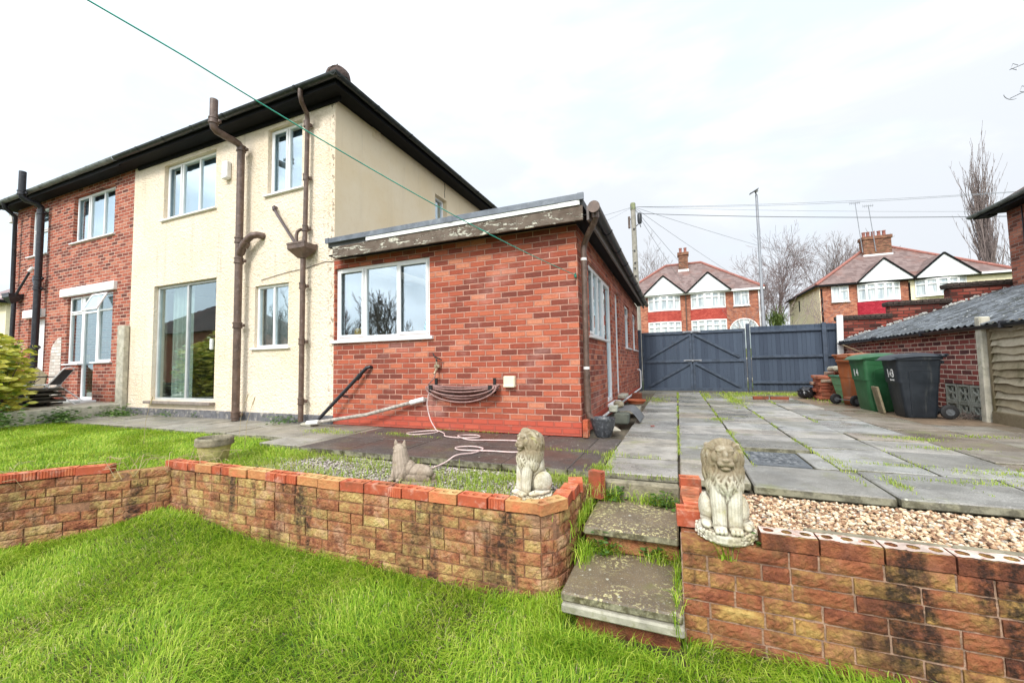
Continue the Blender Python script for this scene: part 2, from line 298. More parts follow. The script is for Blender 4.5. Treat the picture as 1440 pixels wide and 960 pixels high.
LINE = plain('green_clothes_line', (.05, .42, .32), .6, .2)
HOSE = plain('brown_garden_hose', (.30, .17, .15), .4, .3, 20, .2)
HOSEP = plain('pale_pink_garden_hose', (.66, .50, .47), .5, .2, 20, .2)
BLKPL = plain('black_plastic', (.015, .016, .018), .4, .3, 10, .2)
def bin_mat(name, col):
    N = NT(name); p = N.obj(); n = N.noise(p, 5, 6, .6); n2 = N.noise(N.scale(p, 9, 9, 1.2), 1, 6, .6)
    c = N.mix(N.math('MULTIPLY', N.ss(n, .4, .7), .3), col, tuple(min(1, k*1.8+.02) for k in col))
    c = N.mix(N.math('MULTIPLY', N.ss(n2, .55, .75), .3), c, (.2, .2, .17))
    return N.out(c, N.mixf(n, .35, .6), N.noise(p, 300, 3), .35, .001)
BINK = bin_mat('dark_slate_bin_plastic', (.0075, .012, .018)); BING = bin_mat('green_bin_plastic', (.018, .095, .034)); BINO = bin_mat('brown_bin_plastic', (.26, .075, .022))
BOXG = bin_mat('pale_green_box_plastic', (.13, .34, .17)); RUBBER = plain('tyre_rubber', (.012, .012, .013), .7, .2)
HUBG = plain('grey_wheel_hub', (.12, .13, .14), .5, .2)
TERRA = plain('terracotta', (.55, .15, .06), .7, .2)
GREYPOT = plain('speckled_dark_grey_glaze', (.05, .055, .062), .35, .4, 20, .5, 120, .002, dirt=(.3, .31, .33), dirt_amt=.5)
STONEPOT = plain('mossy_yellow_stone_pot', (.46, .42, .16), .95, .35, 14, 1, 60, .008, dirt=(.2, .17, .09), dirt_amt=.7)
STONERIM = plain('grey_stone_rim', (.26, .23, .16), .95, .35, 14, 1, 60, .008, dirt=(.1, .09, .05), dirt_amt=.7)
VENTC = plain('cream_plastic', (.76, .72, .52), .5, .08)
MATG = plain('grey_rubber_mat', (.13, .135, .14), .6, .3, 12, .8, 60, .004)
DKCH = plain('black_mesh_fabric', (.02, .021, .024), .7, .3, 30)
def corr_mat():
    N = NT('weathered_corrugated_sheet'); p = N.pos()
    c = N.mix(N.ss(N.noise(N.scale(p, 1, 3, 1), 3, 7, .65), .35, .65), (.04, .044, .05), (.17, .19, .21))
    vy = N.math('SINE', N.math('MULTIPLY', N.sep(p)[1], 2*PI/.146)); c = N.mix(N.math('MULTIPLY', N.ss(N.math('ADD', vy, N.math('MULTIPLY', N.noise(p, 9, 6), -.8)), -.2, -.9), .85), c, (.03, .032, .03))  # valleys painted dark, rib shading put into the colour
    m = N.ss(N.noise(p, 7, 9, .75), .52, .6); c = N.mix(N.math('MULTIPLY', m, .85), c, (.035, .038, .025))
    m2 = N.ss(N.noise(p, 17, 8, .75), .6, .66); c = N.mix(m2, c, (.62, .64, .62))
    return N.out(c, .75, N.math('ADD', N.math('MULTIPLY', m, .8), N.noise(p, 40, 5)), .8, .01)
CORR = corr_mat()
ORANGE = plain('orange_card', (.75, .2, .05), .8, .1); YELLOW = plain('yellow_plastic', (.8, .5, .05), .5, .1); CYAN = plain('cyan_liquid', (.05, .5, .65), .4, .1)
GREENP = plain('green_stain', (.2, .5, .4), .8)
COVER = island_mat('dark_drain_cover', [(0, (.06, .07, .08)), (1, (.25, .26, .27))], bs=50, wet=.3)
LEAFR = plain('red_brown_leaf', (.3, .05, .03), .7, .3, 20)
# ------------------------------------------------------------------ geometry helper
class MB:
    def __init__(s): s.v = []; s.f = []
    def add(s, vs, fs):
        o = len(s.v); s.v += [tuple(v) for v in vs]; s.f += [tuple(i+o for i in f) for f in fs]; return s
    def box(s, c, d, R=None, bev=0, jit=0):
        h = [k/2 for k in d]; b = min(bev, min(h)*.9); vs = []; fs = []
        c = Vector(c)
        def T(v):
            v = Vector(v)
            if jit: v += Vector([random.uniform(-jit, jit) for _ in range(3)])
            return tuple(c + (R @ v if R else v))
        if b <= 0:
            for i in range(8): vs.append(T(((i & 1)*2-1)*h[k] if False else (((i >> k) & 1)*2-1)*h[k] for k in range(3)))
            fs = [(0, 2, 3, 1), (4, 5, 7, 6), (0, 1, 5, 4), (2, 6, 7, 3), (0, 4, 6, 2), (1, 3, 7, 5)]
            return s.add(vs, fs)
        for i in range(8):
            sg = [((i >> k) & 1)*2-1 for k in range(3)]
            jj = Vector([random.uniform(-jit, jit) for _ in range(3)]) if jit else Vector((0, 0, 0))
            for k in range(3):
                v = Vector([sg[m]*(h[m] if m == k else h[m]-b) for m in range(3)])+jj
                vs.append(tuple(c + (R @ v if R else v)))
        vi = lambda bits, k: bits*3+k
        for k in range(3):
            a, b2 = [m for m in range(3) if m != k]
            for sg in (0, 1):
                q = [(sg << k) | (x << a) | (y << b2) for x, y in ((0, 0), (1, 0), (1, 1), (0, 1))]
                fs.append(tuple(vi(i, k) for i in q))
        for k in range(3):
            a, b2 = [m for m in range(3) if m != k]
            for x in (0, 1):
                for y in (0, 1):
                    i0 = (x << a) | (y << b2); i1 = i0 | (1 << k)
                    fs.append((vi(i0, a), vi(i1, a), vi(i1, b2), vi(i0, b2)))
        for i in range(8): fs.append((vi(i, 0), vi(i, 1), vi(i, 2)))
        return s.add(vs, fs)
    def rough_brick(s, c, d, R, amp=.006, nu=12, nv=5):
        c = Vector(c); hx, hy, hz = [k/2 for k in d]; off = Vector([random.uniform(0, 99) for _ in range(3)]); vs = []
        T = lambda v: tuple(c+R @ Vector(v))
        for j in range(nv+1):
            for i in range(nu+1):
                u, v = -1+2*i/nu, -1+2*j/nv; q = off+Vector((u*hx*30, v*hz*46, 0))
                n_ = 1-abs(mnoise.noise(q*1.5))*2.2+.5*mnoise.noise(q*3.1); e = (1-abs(u)**10)*(1-abs(v)**6)
                x = u*hx+.0025*mnoise.noise(off+Vector((v*5, 3, u))); z = v*hz+.0035*mnoise.noise(off+Vector((u*6, 9, v*2)))
                vs.append(T((x, -hy-amp*(n_*e)+amp*.5*(1-e), z)))
        vs += [T((sx*hx, hy, sz*hz)) for sz in (-1, 1) for sx in (-1, 1)]; w = nu+1; B = w*(nv+1)
        fs = [(j*w+i, j*w+i+1, (j+1)*w+i+1, (j+1)*w+i) for j in range(nv) for i in range(nu)]
        fs += [tuple(range(w))+(B+1, B), tuple(nv*w+i for i in range(w-1, -1, -1))+(B+2, B+3)]
        fs += [tuple(j*w for j in range(nv, -1, -1))+(B, B+2), tuple(j*w+nu for j in range(nv+1))+(B+3, B+1), (B, B+1, B+3, B+2)]
        return s.add(vs, fs)
    def tube(s, pts, r, n=8, cap=True):
        pts = [Vector(p) for p in pts]; rs = r if isinstance(r, (list, tuple)) else [r]*len(pts)
        t0 = (pts[1]-pts[0]).normalized(); a = t0.orthogonal().normalized(); vs = []; fs = []
        for i, p in enumerate(pts):
            t = ((pts[min(i+1, len(pts)-1)]-pts[i]).normalized() + (pts[i]-pts[max(i-1, 0)]).normalized())
            t = t.normalized() if t.length > 1e-6 else t0
            a = (a - t*a.dot(t)).normalized(); b = t.cross(a)
            for k in range(n):
                an = 2*PI*k/n; vs.append(tuple(p + (a*math.cos(an)+b*math.sin(an))*rs[i]))
        for i in range(len(pts)-1):
            for k in range(n):
                k2 = (k+1) % n; fs.append((i*n+k, i*n+k2, (i+1)*n+k2, (i+1)*n+k))
        if cap: fs += [tuple(range(n)), tuple(range((len(pts)-1)*n, len(pts)*n))]
        return s.add(vs, fs)
    def lathe(s, prof, c, n=24, cap=False, axis='z', noise=0):
        vs = []; fs = []
        for (r, z) in prof:
            for k in range(n):
                an = 2*PI*k/n; rr = r*(1+noise*math.sin(an*3+z*20))
                q = (rr*math.cos(an), rr*math.sin(an), z)
                if axis == 'y': q = (q[0], q[2], q[1])
                if axis == 'x': q = (q[2], q[0], q[1])
                vs.append((c[0]+q[0], c[1]+q[1], c[2]+q[2]))
        for i in range(len(prof)-1):
            for k in range(n):
                k2 = (k+1) % n; fs.append((i*n+k, i*n+k2, (i+1)*n+k2, (i+1)*n+k))
        if cap: fs += [tuple(range(n)), tuple(range((len(prof)-1)*n, len(prof)*n))]
        return s.add(vs, fs)
    def prism(s, poly, z0, z1):
        n = len(poly); vs = [(x, y, z0) for x, y in poly]+[(x, y, z1) for x, y in poly]
        fs = [tuple(range(n)), tuple(range(n, 2*n))]+[(i, (i+1) % n, n+(i+1) % n, n+i) for i in range(n)]
        return s.add(vs, fs)
    def sweep(s, prof, p0, p1, A, B):   # closed 2D profile along a segment, axes A,B
        p0, p1, A, B = map(Vector, (p0, p1, A, B)); n = len(prof)
        vs = [p+A*a+B*b for p in (p0, p1) for a, b in prof]
        fs = [tuple(range(n)), tuple(range(n, 2*n))]+[(i, (i+1) % n, n+(i+1) % n, n+i) for i in range(n)]
        return s.add(vs, fs)
    def wall(s, fr, u0, u1, z0, z1, holes=(), th=.25):
        us = sorted({u0, u1, *[h[0] for h in holes], *[h[1] for h in holes]}); zs = sorted({z0, z1, *[h[2] for h in holes], *[h[3] for h in holes]})
        inh = lambda u, z: any(h[0] < u < h[1] and h[2] < z < h[3] for h in holes)
        nu, nz = len(us), len(zs); vs = [fr(u, d, z) for d in (0, -th) for z in zs for u in us]
        I = lambda d, i, j: d*nu*nz+j*nu+i; fs = []
        for i in range(nu-1):
            for j in range(nz-1):
                if inh((us[i]+us[i+1])/2, (zs[j]+zs[j+1])/2): continue
                fs.append((I(0, i, j), I(0, i+1, j), I(0, i+1, j+1), I(0, i, j+1))); fs.append((I(1, i, j), I(1, i, j+1), I(1, i+1, j+1), I(1, i+1, j)))
                for di, dj, a, b in ((-1, 0, (i, j), (i, j+1)), (1, 0, (i+1, j), (i+1, j+1)), (0, -1, (i, j), (i+1, j)), (0, 1, (i, j+1), (i+1, j+1))):
                    ii, jj = i+di, j+dj
                    if ii < 0 or jj < 0 or ii > nu-2 or jj > nz-2 or inh((us[ii]+us[ii+1])/2, (zs[jj]+zs[jj+1])/2):
                        fs.append((I(0, *a), I(0, *b), I(1, *b), I(1, *a)))
        return s.add(vs, fs)
    def build(s, name, mat, parent=None, smooth=None, recalc=True, label=None):
        off = worldloc(parent) if parent else Vector((0, 0, 0))
        me = bpy.data.meshes.new(name)
        me.from_pydata([(v[0]-off.x, v[1]-off.y, v[2]-off.z) for v in s.v], [], s.f)
        if recalc:
            bm = bmesh.new(); bm.from_mesh(me); bmesh.ops.recalc_face_normals(bm, faces=bm.faces); bm.to_mesh(me); bm.free()
        if smooth is not None:
            me.shade_smooth()
            if smooth < 3: me.set_sharp_from_angle(angle=smooth)
        for m in (mat if isinstance(mat, list) else [mat]): me.materials.append(m)
        o = bpy.data.objects.new(name, me); COL.objects.link(o)
        if parent: o.parent = parent
        if label: o['label'] = label
        return o
def worldloc(o):
    v = Vector((0, 0, 0))
    while o: v = v+o.location; o = o.parent
    return v
def tag(o, label=None, cat=None, group=None, kind=None):
    if label: o['label'] = label
    if cat: o['category'] = cat
    if group: o['group'] = group
    if kind: o['kind'] = kind
    return o
def thing(name, label, cat, loc=(0, 0, 0), group=None, rz=0):
    o = bpy.data.objects.new(name, None); COL.objects.link(o); o.location = loc; o.empty_display_size = .2
    o.rotation_euler = (0, 0, rz); return tag(o, label, cat, group)
def npmesh(name, V, F, mat, parent=None, smooth=False):
    V = np.asarray(V, dtype=np.float32); F = np.asarray(F, dtype=np.int32); me = bpy.data.meshes.new(name)
    if parent: V = V-np.array(worldloc(parent), dtype=np.float32)
    k = F.shape[1]; me.vertices.add(len(V)); me.vertices.foreach_set('co', V.ravel()); me.loops.add(F.size); me.loops.foreach_set('vertex_index', F.ravel())
    me.polygons.add(len(F)); me.polygons.foreach_set('loop_start', np.arange(0, F.size, k, dtype=np.int32))
    if smooth: me.polygons.foreach_set('use_smooth', np.ones(len(F), dtype=bool))
    me.update(calc_edges=True); me.materials.append(mat)
    o = bpy.data.objects.new(name, me); COL.objects.link(o)
    if parent: o.parent = parent
    return o
def blades(P, h, w, lean, flow=0.):
    N_ = len(P); la = rng.uniform(0, 2*PI, N_)
    if flow:
        x, y = P[:, 0]*2.6, P[:, 1]*2.6; fa = 2.2*np.sin(x*1.1+np.sin(y*1.3))+2.0*np.cos(y*1.2+1.4*np.sin(x*.8+1)); la = fa+rng.normal(0, flow, N_)
    az = la+PI/2+rng.normal(0, .5, N_)
    sx, sy = np.cos(az)*w/2, np.sin(az)*w/2; lx, ly = np.cos(la)*lean*h, np.sin(la)*lean*h
    V = np.zeros((N_, 5, 3)); z = np.zeros(N_)
    V[:, 0] = P+np.stack([-sx, -sy, z-.01], 1); V[:, 1] = P+np.stack([sx, sy, z-.01], 1)
    zt = h*np.clip(1.05-lean*.42, .25, 1); mh = np.maximum(h*.62, zt*.8)
    V[:, 2] = P+np.stack([-sx*.8+lx*.33, -sy*.8+ly*.33, mh], 1); V[:, 3] = P+np.stack([sx*.8+lx*.33, sy*.8+ly*.33, mh], 1)
    V[:, 4] = P+np.stack([lx, ly, zt], 1)
    F = np.array([(0, 1, 3), (0, 3, 2), (2, 3, 4)])
    return V.reshape(-1, 3), (F[None]+np.arange(N_)[:, None, None]*5).reshape(-1, 3)
def scatter(tv, tf, P, S, rz, tilt=None):
    tv = np.asarray(tv); tf = np.asarray(tf); N_ = len(P); V = tv[None]*S[:, None, :]
    if tilt is not None:
        c, s = np.cos(tilt)[:, None], np.sin(tilt)[:, None]; y, z = V[:, :, 1].copy(), V[:, :, 2].copy()
        V[:, :, 1] = y*c-z*s; V[:, :, 2] = y*s+z*c
    c, s = np.cos(rz)[:, None], np.sin(rz)[:, None]; x, y = V[:, :, 0].copy(), V[:, :, 1].copy()
    V[:, :, 0] = x*c-y*s; V[:, :, 1] = x*s+y*c
    V = V+P[:, None, :]
    return V.reshape(-1, 3), (tf[None]+np.arange(N_)[:, None, None]*len(tv)).reshape(-1, tf.shape[1])
def ico(sub=1):
    bm = bmesh.new(); bmesh.ops.create_icosphere(bm, subdivisions=sub, radius=1); v = [tuple(x.co) for x in bm.verts]; f = [tuple(q.index for q in p.verts) for p in bm.faces]; bm.free(); return v, f
def inpoly(P, poly):
    x, y = P[:, 0], P[:, 1]; r = np.zeros(len(P), bool); n = len(poly)
    for i in range(n):
        x1, y1 = poly[i]; x2, y2 = poly[(i+1) % n]
        r ^= ((y1 > y) != (y2 > y)) & (x < (x2-x1)*(y-y1)/(y2-y1+1e-12)+x1)
    return r
def polypts(poly, n, z):
    xs = [p[0] for p in poly]; ys = [p[1] for p in poly]; out = []; tot = 0
    while tot < n:
        P = np.stack([rng.uniform(min(xs), max(xs), n), rng.uniform(min(ys), max(ys), n)], 1); P = P[inpoly(P, poly)]; out.append(P); tot += len(P)
        if not len(P) and len(out) > 50: break
    P = np.concatenate(out)[:n]; return np.concatenate([P, np.full((len(P), 1), z)], 1)
def FY(y0=0.): return lambda u, d, z: (u, y0-d, z)      # faces -Y
def FX(x0=0.): return lambda u, d, z: (x0+d, u, z)      # faces +X
def FXm(x0): return lambda u, d, z: (x0-d, u, z)        # faces -X
def fbox(mb, fr, u0, u1, d0, d1, z0, z1, bev=0):
    a = fr(u0, d0, z0); b = fr(u1, d1, z1); return mb.box([(a[i]+b[i])/2 for i in range(3)], [abs(a[i]-b[i]) for i in range(3)], bev=bev)
def window(parent, fr, u0, u1, z0, z1, mull=(), trans=(), rec=.07, fm=None, gm=None, back=None, sill=True, fwid=.05, sash=(), name='window', backd=.12, label=None, sillh=.035, sillp=.05, bars=.042):
    fm = fm or UPVC; gm = gm or GLASS; mb = MB(); dz = .06; d1 = -rec; d0 = -rec-dz; w = u1-u0
    fbox(mb, fr, u0, u0+fwid, d0, d1, z0, z1, .005); fbox(mb, fr, u1-fwid, u1, d0, d1, z0, z1, .005)
    fbox(mb, fr, u0+fwid, u1-fwid, d0, d1, z1-fwid, z1, .005); fbox(mb, fr, u0+fwid, u1-fwid, d0, d1, z0, z0+fwid, .005)
    edges = [u0+fwid/2]+[u0+m*w for m in mull]+[u1-fwid/2]
    for m in mull: fbox(mb, fr, u0+m*w-bars/2, u0+m*w+bars/2, d0+.002, d1-.002, z0+fwid, z1-fwid, .004)
    for t in trans:
        i0, i1, tz = t; zz = z0+tz*(z1-z0); fbox(mb, fr, edges[i0]+bars/2, edges[i1]-bars/2, d0+.003, d1-.003, zz-bars/2, zz+bars/2, .004)
    for s_i in sash:
        if isinstance(s_i, int): a, b, q0, q1 = edges[s_i]+.022, edges[s_i+1]-.022, z0+fwid*.7, z1-fwid*.7
        else: a, b = edges[s_i[0]]+.022, edges[s_i[0]+1]-.022; q0, q1 = z0+s_i[1]*(z1-z0)+.02, z0+s_i[2]*(z1-z0)-.02
        t = .04; e = d1+.014
        fbox(mb, fr, a, a+t, d1-.01, e, q0, q1, .004); fbox(mb, fr, b-t, b, d1-.01, e, q0, q1, .004); fbox(mb, fr, a+t, b-t, d1-.01, e, q0, q0+t, .004); fbox(mb, fr, a+t, b-t, d1-.01, e, q1-t, q1, .004)
    o = mb.build(name, fm, parent, label=label)
    g = MB(); fbox(g, fr, u0+fwid*.6, u1-fwid*.6, -rec-.036, -rec-.03, z0+fwid*.6, z1-fwid*.6); g.build('pane', gm, o)
    if back:
        for bk in (back if isinstance(back, list) else [(0, 1, back)]):
            b = MB(); n = 24; a0 = u0+bk[0]*w; a1 = u0+bk[1]*w; vs = []; fs = []
            for i in range(n+1):
                uu = a0+(a1-a0)*i/n; dd = -rec-backd-(.02*math.sin(i*1.9)+.012*math.sin(i*3.3) if bk[2] in (CURT,) else 0)
                vs += [fr(uu, dd, z0+.02), fr(uu, dd, z1-.02)]
            fs = [(2*i, 2*i+2, 2*i+3, 2*i+1) for i in range(n)]
            b.add(vs, fs); b.build('curtain' if bk[2] is CURT else 'blind', bk[2], o, recalc=False)
    if sill:
        sb = MB(); fbox(sb, fr, u0-.06, u1+.06, -rec, sillp, z0-sillh, z0-.002, .006); sb.build('sill', fm, o)
    return o
# =================================================================== SETTING
def structure(o): o['kind'] = 'structure'; return o
def terr_h(x, y):
    h = -.55
    if y > 8.6:
        h = -.5+.5*min(1, (y-8.6)/1.2); h += 1.7*min(1, max(0, (y-11)/16.))**1.3 if y > 11 else 0
    if y <= 8.6 and x < -10.5: h = -.5+.45*min(1, (-10.5-x)/2)
    if x > 8.5: h = max(h, -.5+.5*min(1, (x-8.5)/2))
    h += .14*math.exp(-((x+3.1)**2/.5+(y+2.6)**2/.16))-.03*math.exp(-((x-.4)**2+(y+2.6)**2)/.3)
    h -= .0 if y > -2.8 else min(.02, .006*(-2.8-y)*3)
    return h
xs = sorted(set([-600, -300, -150, -80, -50, -35, -25, -18, -15]+[round(-13+i*.5, 2) for i in range(14)]+[round(-6.+i*.16, 3) for i in range(52)]+[2.6+.8*i for i in range(10)]+[12, 16, 20, 26, 34, 46, 64, 90, 140, 220, 400, 700]))
ys = sorted(set([-500, -250, -120, -60, -40, -30, -22, -16, -12, -10, -8, -7, -6, -5.4, -5]+[round(-4.7+i*.12, 3) for i in range(22)]+[-1.5, 0, 2, 4, 6, 7.5, 8.3, 8.6, 9, 9.4, 9.8, 10.5, 11, 12, 13, 15, 17, 19, 21, 23, 25, 27, 30, 40, 55, 80, 120, 200, 400, 900]))
V = [(x, y, terr_h(x, y)) for y in ys for x in xs]; nx = len(xs)
F = [(j*nx+i, j*nx+i+1, (j+1)*nx+i+1, (j+1)*nx+i) for j in range(len(ys)-1) for i in range(nx-1)]
structure(MB().add(V, F).build('ground', TERR, smooth=4, recalc=False))
# upper garden soil (raised terrace)
terr = MB(); terr.prism([(-9.62, -4.8), (-4.72, -4.6), (-4.12, -3.30), (-3.95, -3.02), (-3.56, -2.66), (-3.38, -2.36), (.26, -2.36), (.36, -2.1), (.36, -1.62), (.47, -1.46), (1.16, -1.46), (1.16, -2.36), (6, -2.36), (8, -2.2), (8, 9.6), (-9.62, 9.6)], -.62, -.075)
structure(terr.build('upper_terrace', BEDSOIL))
# road beyond the gate
rd = MB()
def rz(y): return terr_h(0, y)+.012
for a, b in zip([13, 15, 17, 19], [15, 17, 19, 21]): rd.add([(-60, a, rz(a)), (60, a, rz(a)), (60, b, rz(b)), (-60, b, rz(b))], [(0, 1, 2, 3)])
structure(rd.build('road', ROAD, recalc=False))
for yy in (12.85, 21.1): structure(MB().box((0, yy, terr_h(0, yy)+.04), (120, .14, .14), bev=.01).build('kerb', CONC))
# path & patio slabs ------------------------------------------------
def slabs(mb, x0, x1, y0, y1, z=0., gap=.018, th=.05, jz=.007, tilt=.010, bev=.006):
    R = Matrix.Rotation(random.uniform(-tilt, tilt), 3, 'X') @ Matrix.Rotation(random.uniform(-tilt, tilt), 3, 'Y') @ Matrix.Rotation(random.uniform(-.006, .006), 3, 'Z')
    mb.box(((x0+x1)/2, (y0+y1)/2, z-th/2+random.uniform(-jz, jz)), (x1-x0-gap, y1-y0-gap, th), R, bev)
pm = MB(); rows = {}
colx = [.46, 1.062, 1.64, 2.24, 2.85, 3.45]
starts = [[-1.45, -.88, -.30, .15, .62, 1.1, 1.68, 2.2, 2.7, 3.3, 3.9, 4.5, 5.1, 5.7, 6.3, 6.9, 7.5, 8.05],
          None, None, None, None]
for ci in range(5):
    x0, x1 = colx[ci], colx[ci+1]
    st = starts[ci] if starts[ci] else None
    if st is None:
        y = [-.86, -.27, -.84, -.80, -.82][ci] if ci != 1 else -.86
        st = [y]; 
        while y < 7.5: y += random.choice([.45, .45, .6, .6, .3]); st.append(min(y, 8.05))
    for a, b in zip(st[:-1], st[1:]):
        if b-a < .1: continue
        if ci == 2 and a < -.25: continue
        slabs(pm, x0, x1, a, b)
# front row + round the drain cover
for a, b, y0, y1 in ((1.062, 1.54, -1.49, -.86), (1.54, 2.33, -1.52, -.86), (2.33, 3.12, -1.53, -.82), (3.12, 3.9, -1.53, -.82), (3.9, 4.7, -1.5, -.82)): slabs(pm, a, b, y0, y1, .004, th=.06, bev=.009)
slabs(pm, 2.07, 2.24, -.86, -.25)
structure(pm.build('patio', SLAB))
pr_ = MB()
for x0, x1 in ((3.45, 4.05), (4.05, 4.65), (4.65, 5.0)):
    y = -.82+random.uniform(0, .1)
    while y < 4.4:
        y2 = y+.6
        if not (x0 > 4.5 and y > 2.2) and not (y > 2.0 and x0 > 3.9): slabs(pr_, x0, x1, y, y2, -.004, tilt=.012, jz=.008)
        y = y2
structure(pr_.build('side_patio', SLABR))
structure(MB().add([(3.3, 1.6, -.012), (4.96, 1.6, -.012), (4.96, 7.85, -.012), (3.3, 7.85, -.012)], [(0, 1, 2, 3)]).build('concrete_strip', SANDC, recalc=False))
dm = MB(); xx = [-2.9, -2.25, -1.62, -1.0, -.4, .2, .46]
for a, b in zip(xx[:-1], xx[1:]):
    slabs(dm, a, b, -1.47, -.78, -.004, gap=.006, jz=.002, th=.06, tilt=.003); slabs(dm, a, b, -.78, -.003, -.006, gap=.006, jz=.002, tilt=.003)
structure(dm.build('dark_patio', SLABD))
pp = MB(); x = -9.62
while x < -2.95:
    x2 = min(x+.6, -2.9)
    slabs(pp, x, x2, -.5, -.003, -.008, gap=.01); slabs(pp, x, x2, -1.05, -.5, -.012, gap=.01)
    if x > -4.2: slabs(pp, x, x2, -1.42, -1.05, -.014, gap=.01)
    x = x2
structure(pp.build('path', SLABP))
structure(MB().box((-13.3, -1.4, .0), (7.3, 3.0, .42), bev=.015).build('raised_patio', CONCP))
# gravel beds --------------------------------------------------------
iv, iff = ico(1)
def pebbles(name, poly, n, z, s0, s1, mat, label, cat='gravel'):
    P = polypts(poly, n, z); P[:, 2] += rng.uniform(-.004, .012, len(P)); s = rng.uniform(s0, s1, len(P))
    S = np.stack([s*rng.uniform(.8, 1.4, len(P)), s*rng.uniform(.7, 1.1, len(P)), s*rng.uniform(.45, .8, len(P))], 1)
    tv = np.array(iv); 
    Vv, Ff = scatter(tv, np.array(iff), P, S, rng.uniform(0, 6.28, len(P)), rng.normal(0, .3, len(P)))
    Vv += rng.normal(0, .0007, Vv.shape)
    return tag(npmesh(name, Vv, Ff, mat, smooth=True), label, cat, kind='stuff')
pebbles('gravel', [(1.3, -2.30), (4.5, -2.35), (4.5, -1.55), (1.2, -1.53)], 13000, -.068, .007, .0145, PEB, 'tan and pink pebbles in the bed between the paving and the right garden wall')
pebbles('gravel', [(-3.0, -2.34), (.28, -2.34), (.3, -1.55), (-2.3, -1.5), (-2.95, -1.75)], 9000, -.07, .006, .013, PEBG, 'grey gravel in the bed behind the left garden wall')
# =================================================================== RETAINING WALLS
def offset_path(pts):
    L = [0]
    for a, b in zip(pts[:-1], pts[1:]): L.append(L[-1]+math.hypot(b[0]-a[0], b[1]-a[1]))
    def at(s):
        s = max(0, min(L[-1]-1e-6, s))
        for i in range(len(L)-1):
            if s <= L[i+1]:
                t = (s-L[i])/(L[i+1]-L[i]); a, b = pts[i], pts[i+1]; d = (b[0]-a[0], b[1]-a[1]); l = math.hypot(*d)
                return Vector((a[0]+d[0]*t, a[1]+d[1]*t, 0)), Vector((d[0]/l, d[1]/l, 0))
    return L[-1], at
PC_REF = [(1.062, -2.50), (5.5, -2.50)]
def brick_run(mb, pts, ztop, zbot, bl=.225, thick=.1, ch=.0755, s_from=0, s_to=None, topcut=None):
    Ltot, at = offset_path(pts); s_to = s_to or Ltot; k = 0; z = ztop
    while z-ch > zbot-.05:
        s = s_from-random.choice([0, .055, .11])*(1 if k else 0)+(.1125 if k % 2 else 0)-bl
        while s < s_to:
            l = bl if random.random() < .8 else bl*.5
            a, b = max(s, s_from), min(s+l, s_to); s += l
            if b-a < .04: continue
            if topcut and k < topcut(.5*(a+b)): continue
            if random.random() < .012: continue
            pa, _ = at(a+.006); pb, _ = at(b-.006); t = (pb-pa); ll = t.length; t.normalize(); nrm = Vector((-t.y, t.x, 0))
            c = (pa+pb)/2 + nrm*(thick/2+random.uniform(-.005, .004)); c.z = z-ch/2+random.uniform(-.002, .002)
            R = Matrix((t, nrm, Vector((0, 0, 1)))).transposed() @ Matrix.Rotation(random.uniform(-.012, .012), 3, 'Y')
            mb.rough_brick(c, (ll+.002, thick, ch-.0095), R, (.0055 if z < 5 and pts is PC_REF else .0034))
        z -= ch; k += 1
def core(mb, pts, z0, z1, d0=.01, d1=.095):
    a = []; b = []
    n = len(pts)
    for i in range(n):
        p = Vector(pts[i]+(0,)); t = (Vector(pts[min(i+1, n-1)]+(0,))-Vector(pts[max(i-1, 0)]+(0,))).normalized(); nr = Vector((-t.y, t.x, 0))
        a.append(p+nr*d0); b.append(p+nr*d1)
    for i in range(n-1):
        vs = [(*q[:2], z) for z in (z0, z1) for q in (a[i], a[i+1], b[i+1], b[i])]
        mb.add(vs, [(0, 1, 2, 3), (4, 5, 6, 7), (0, 1, 5, 4), (1, 2, 6, 5), (2, 3, 7, 6), (3, 0, 4, 7)])
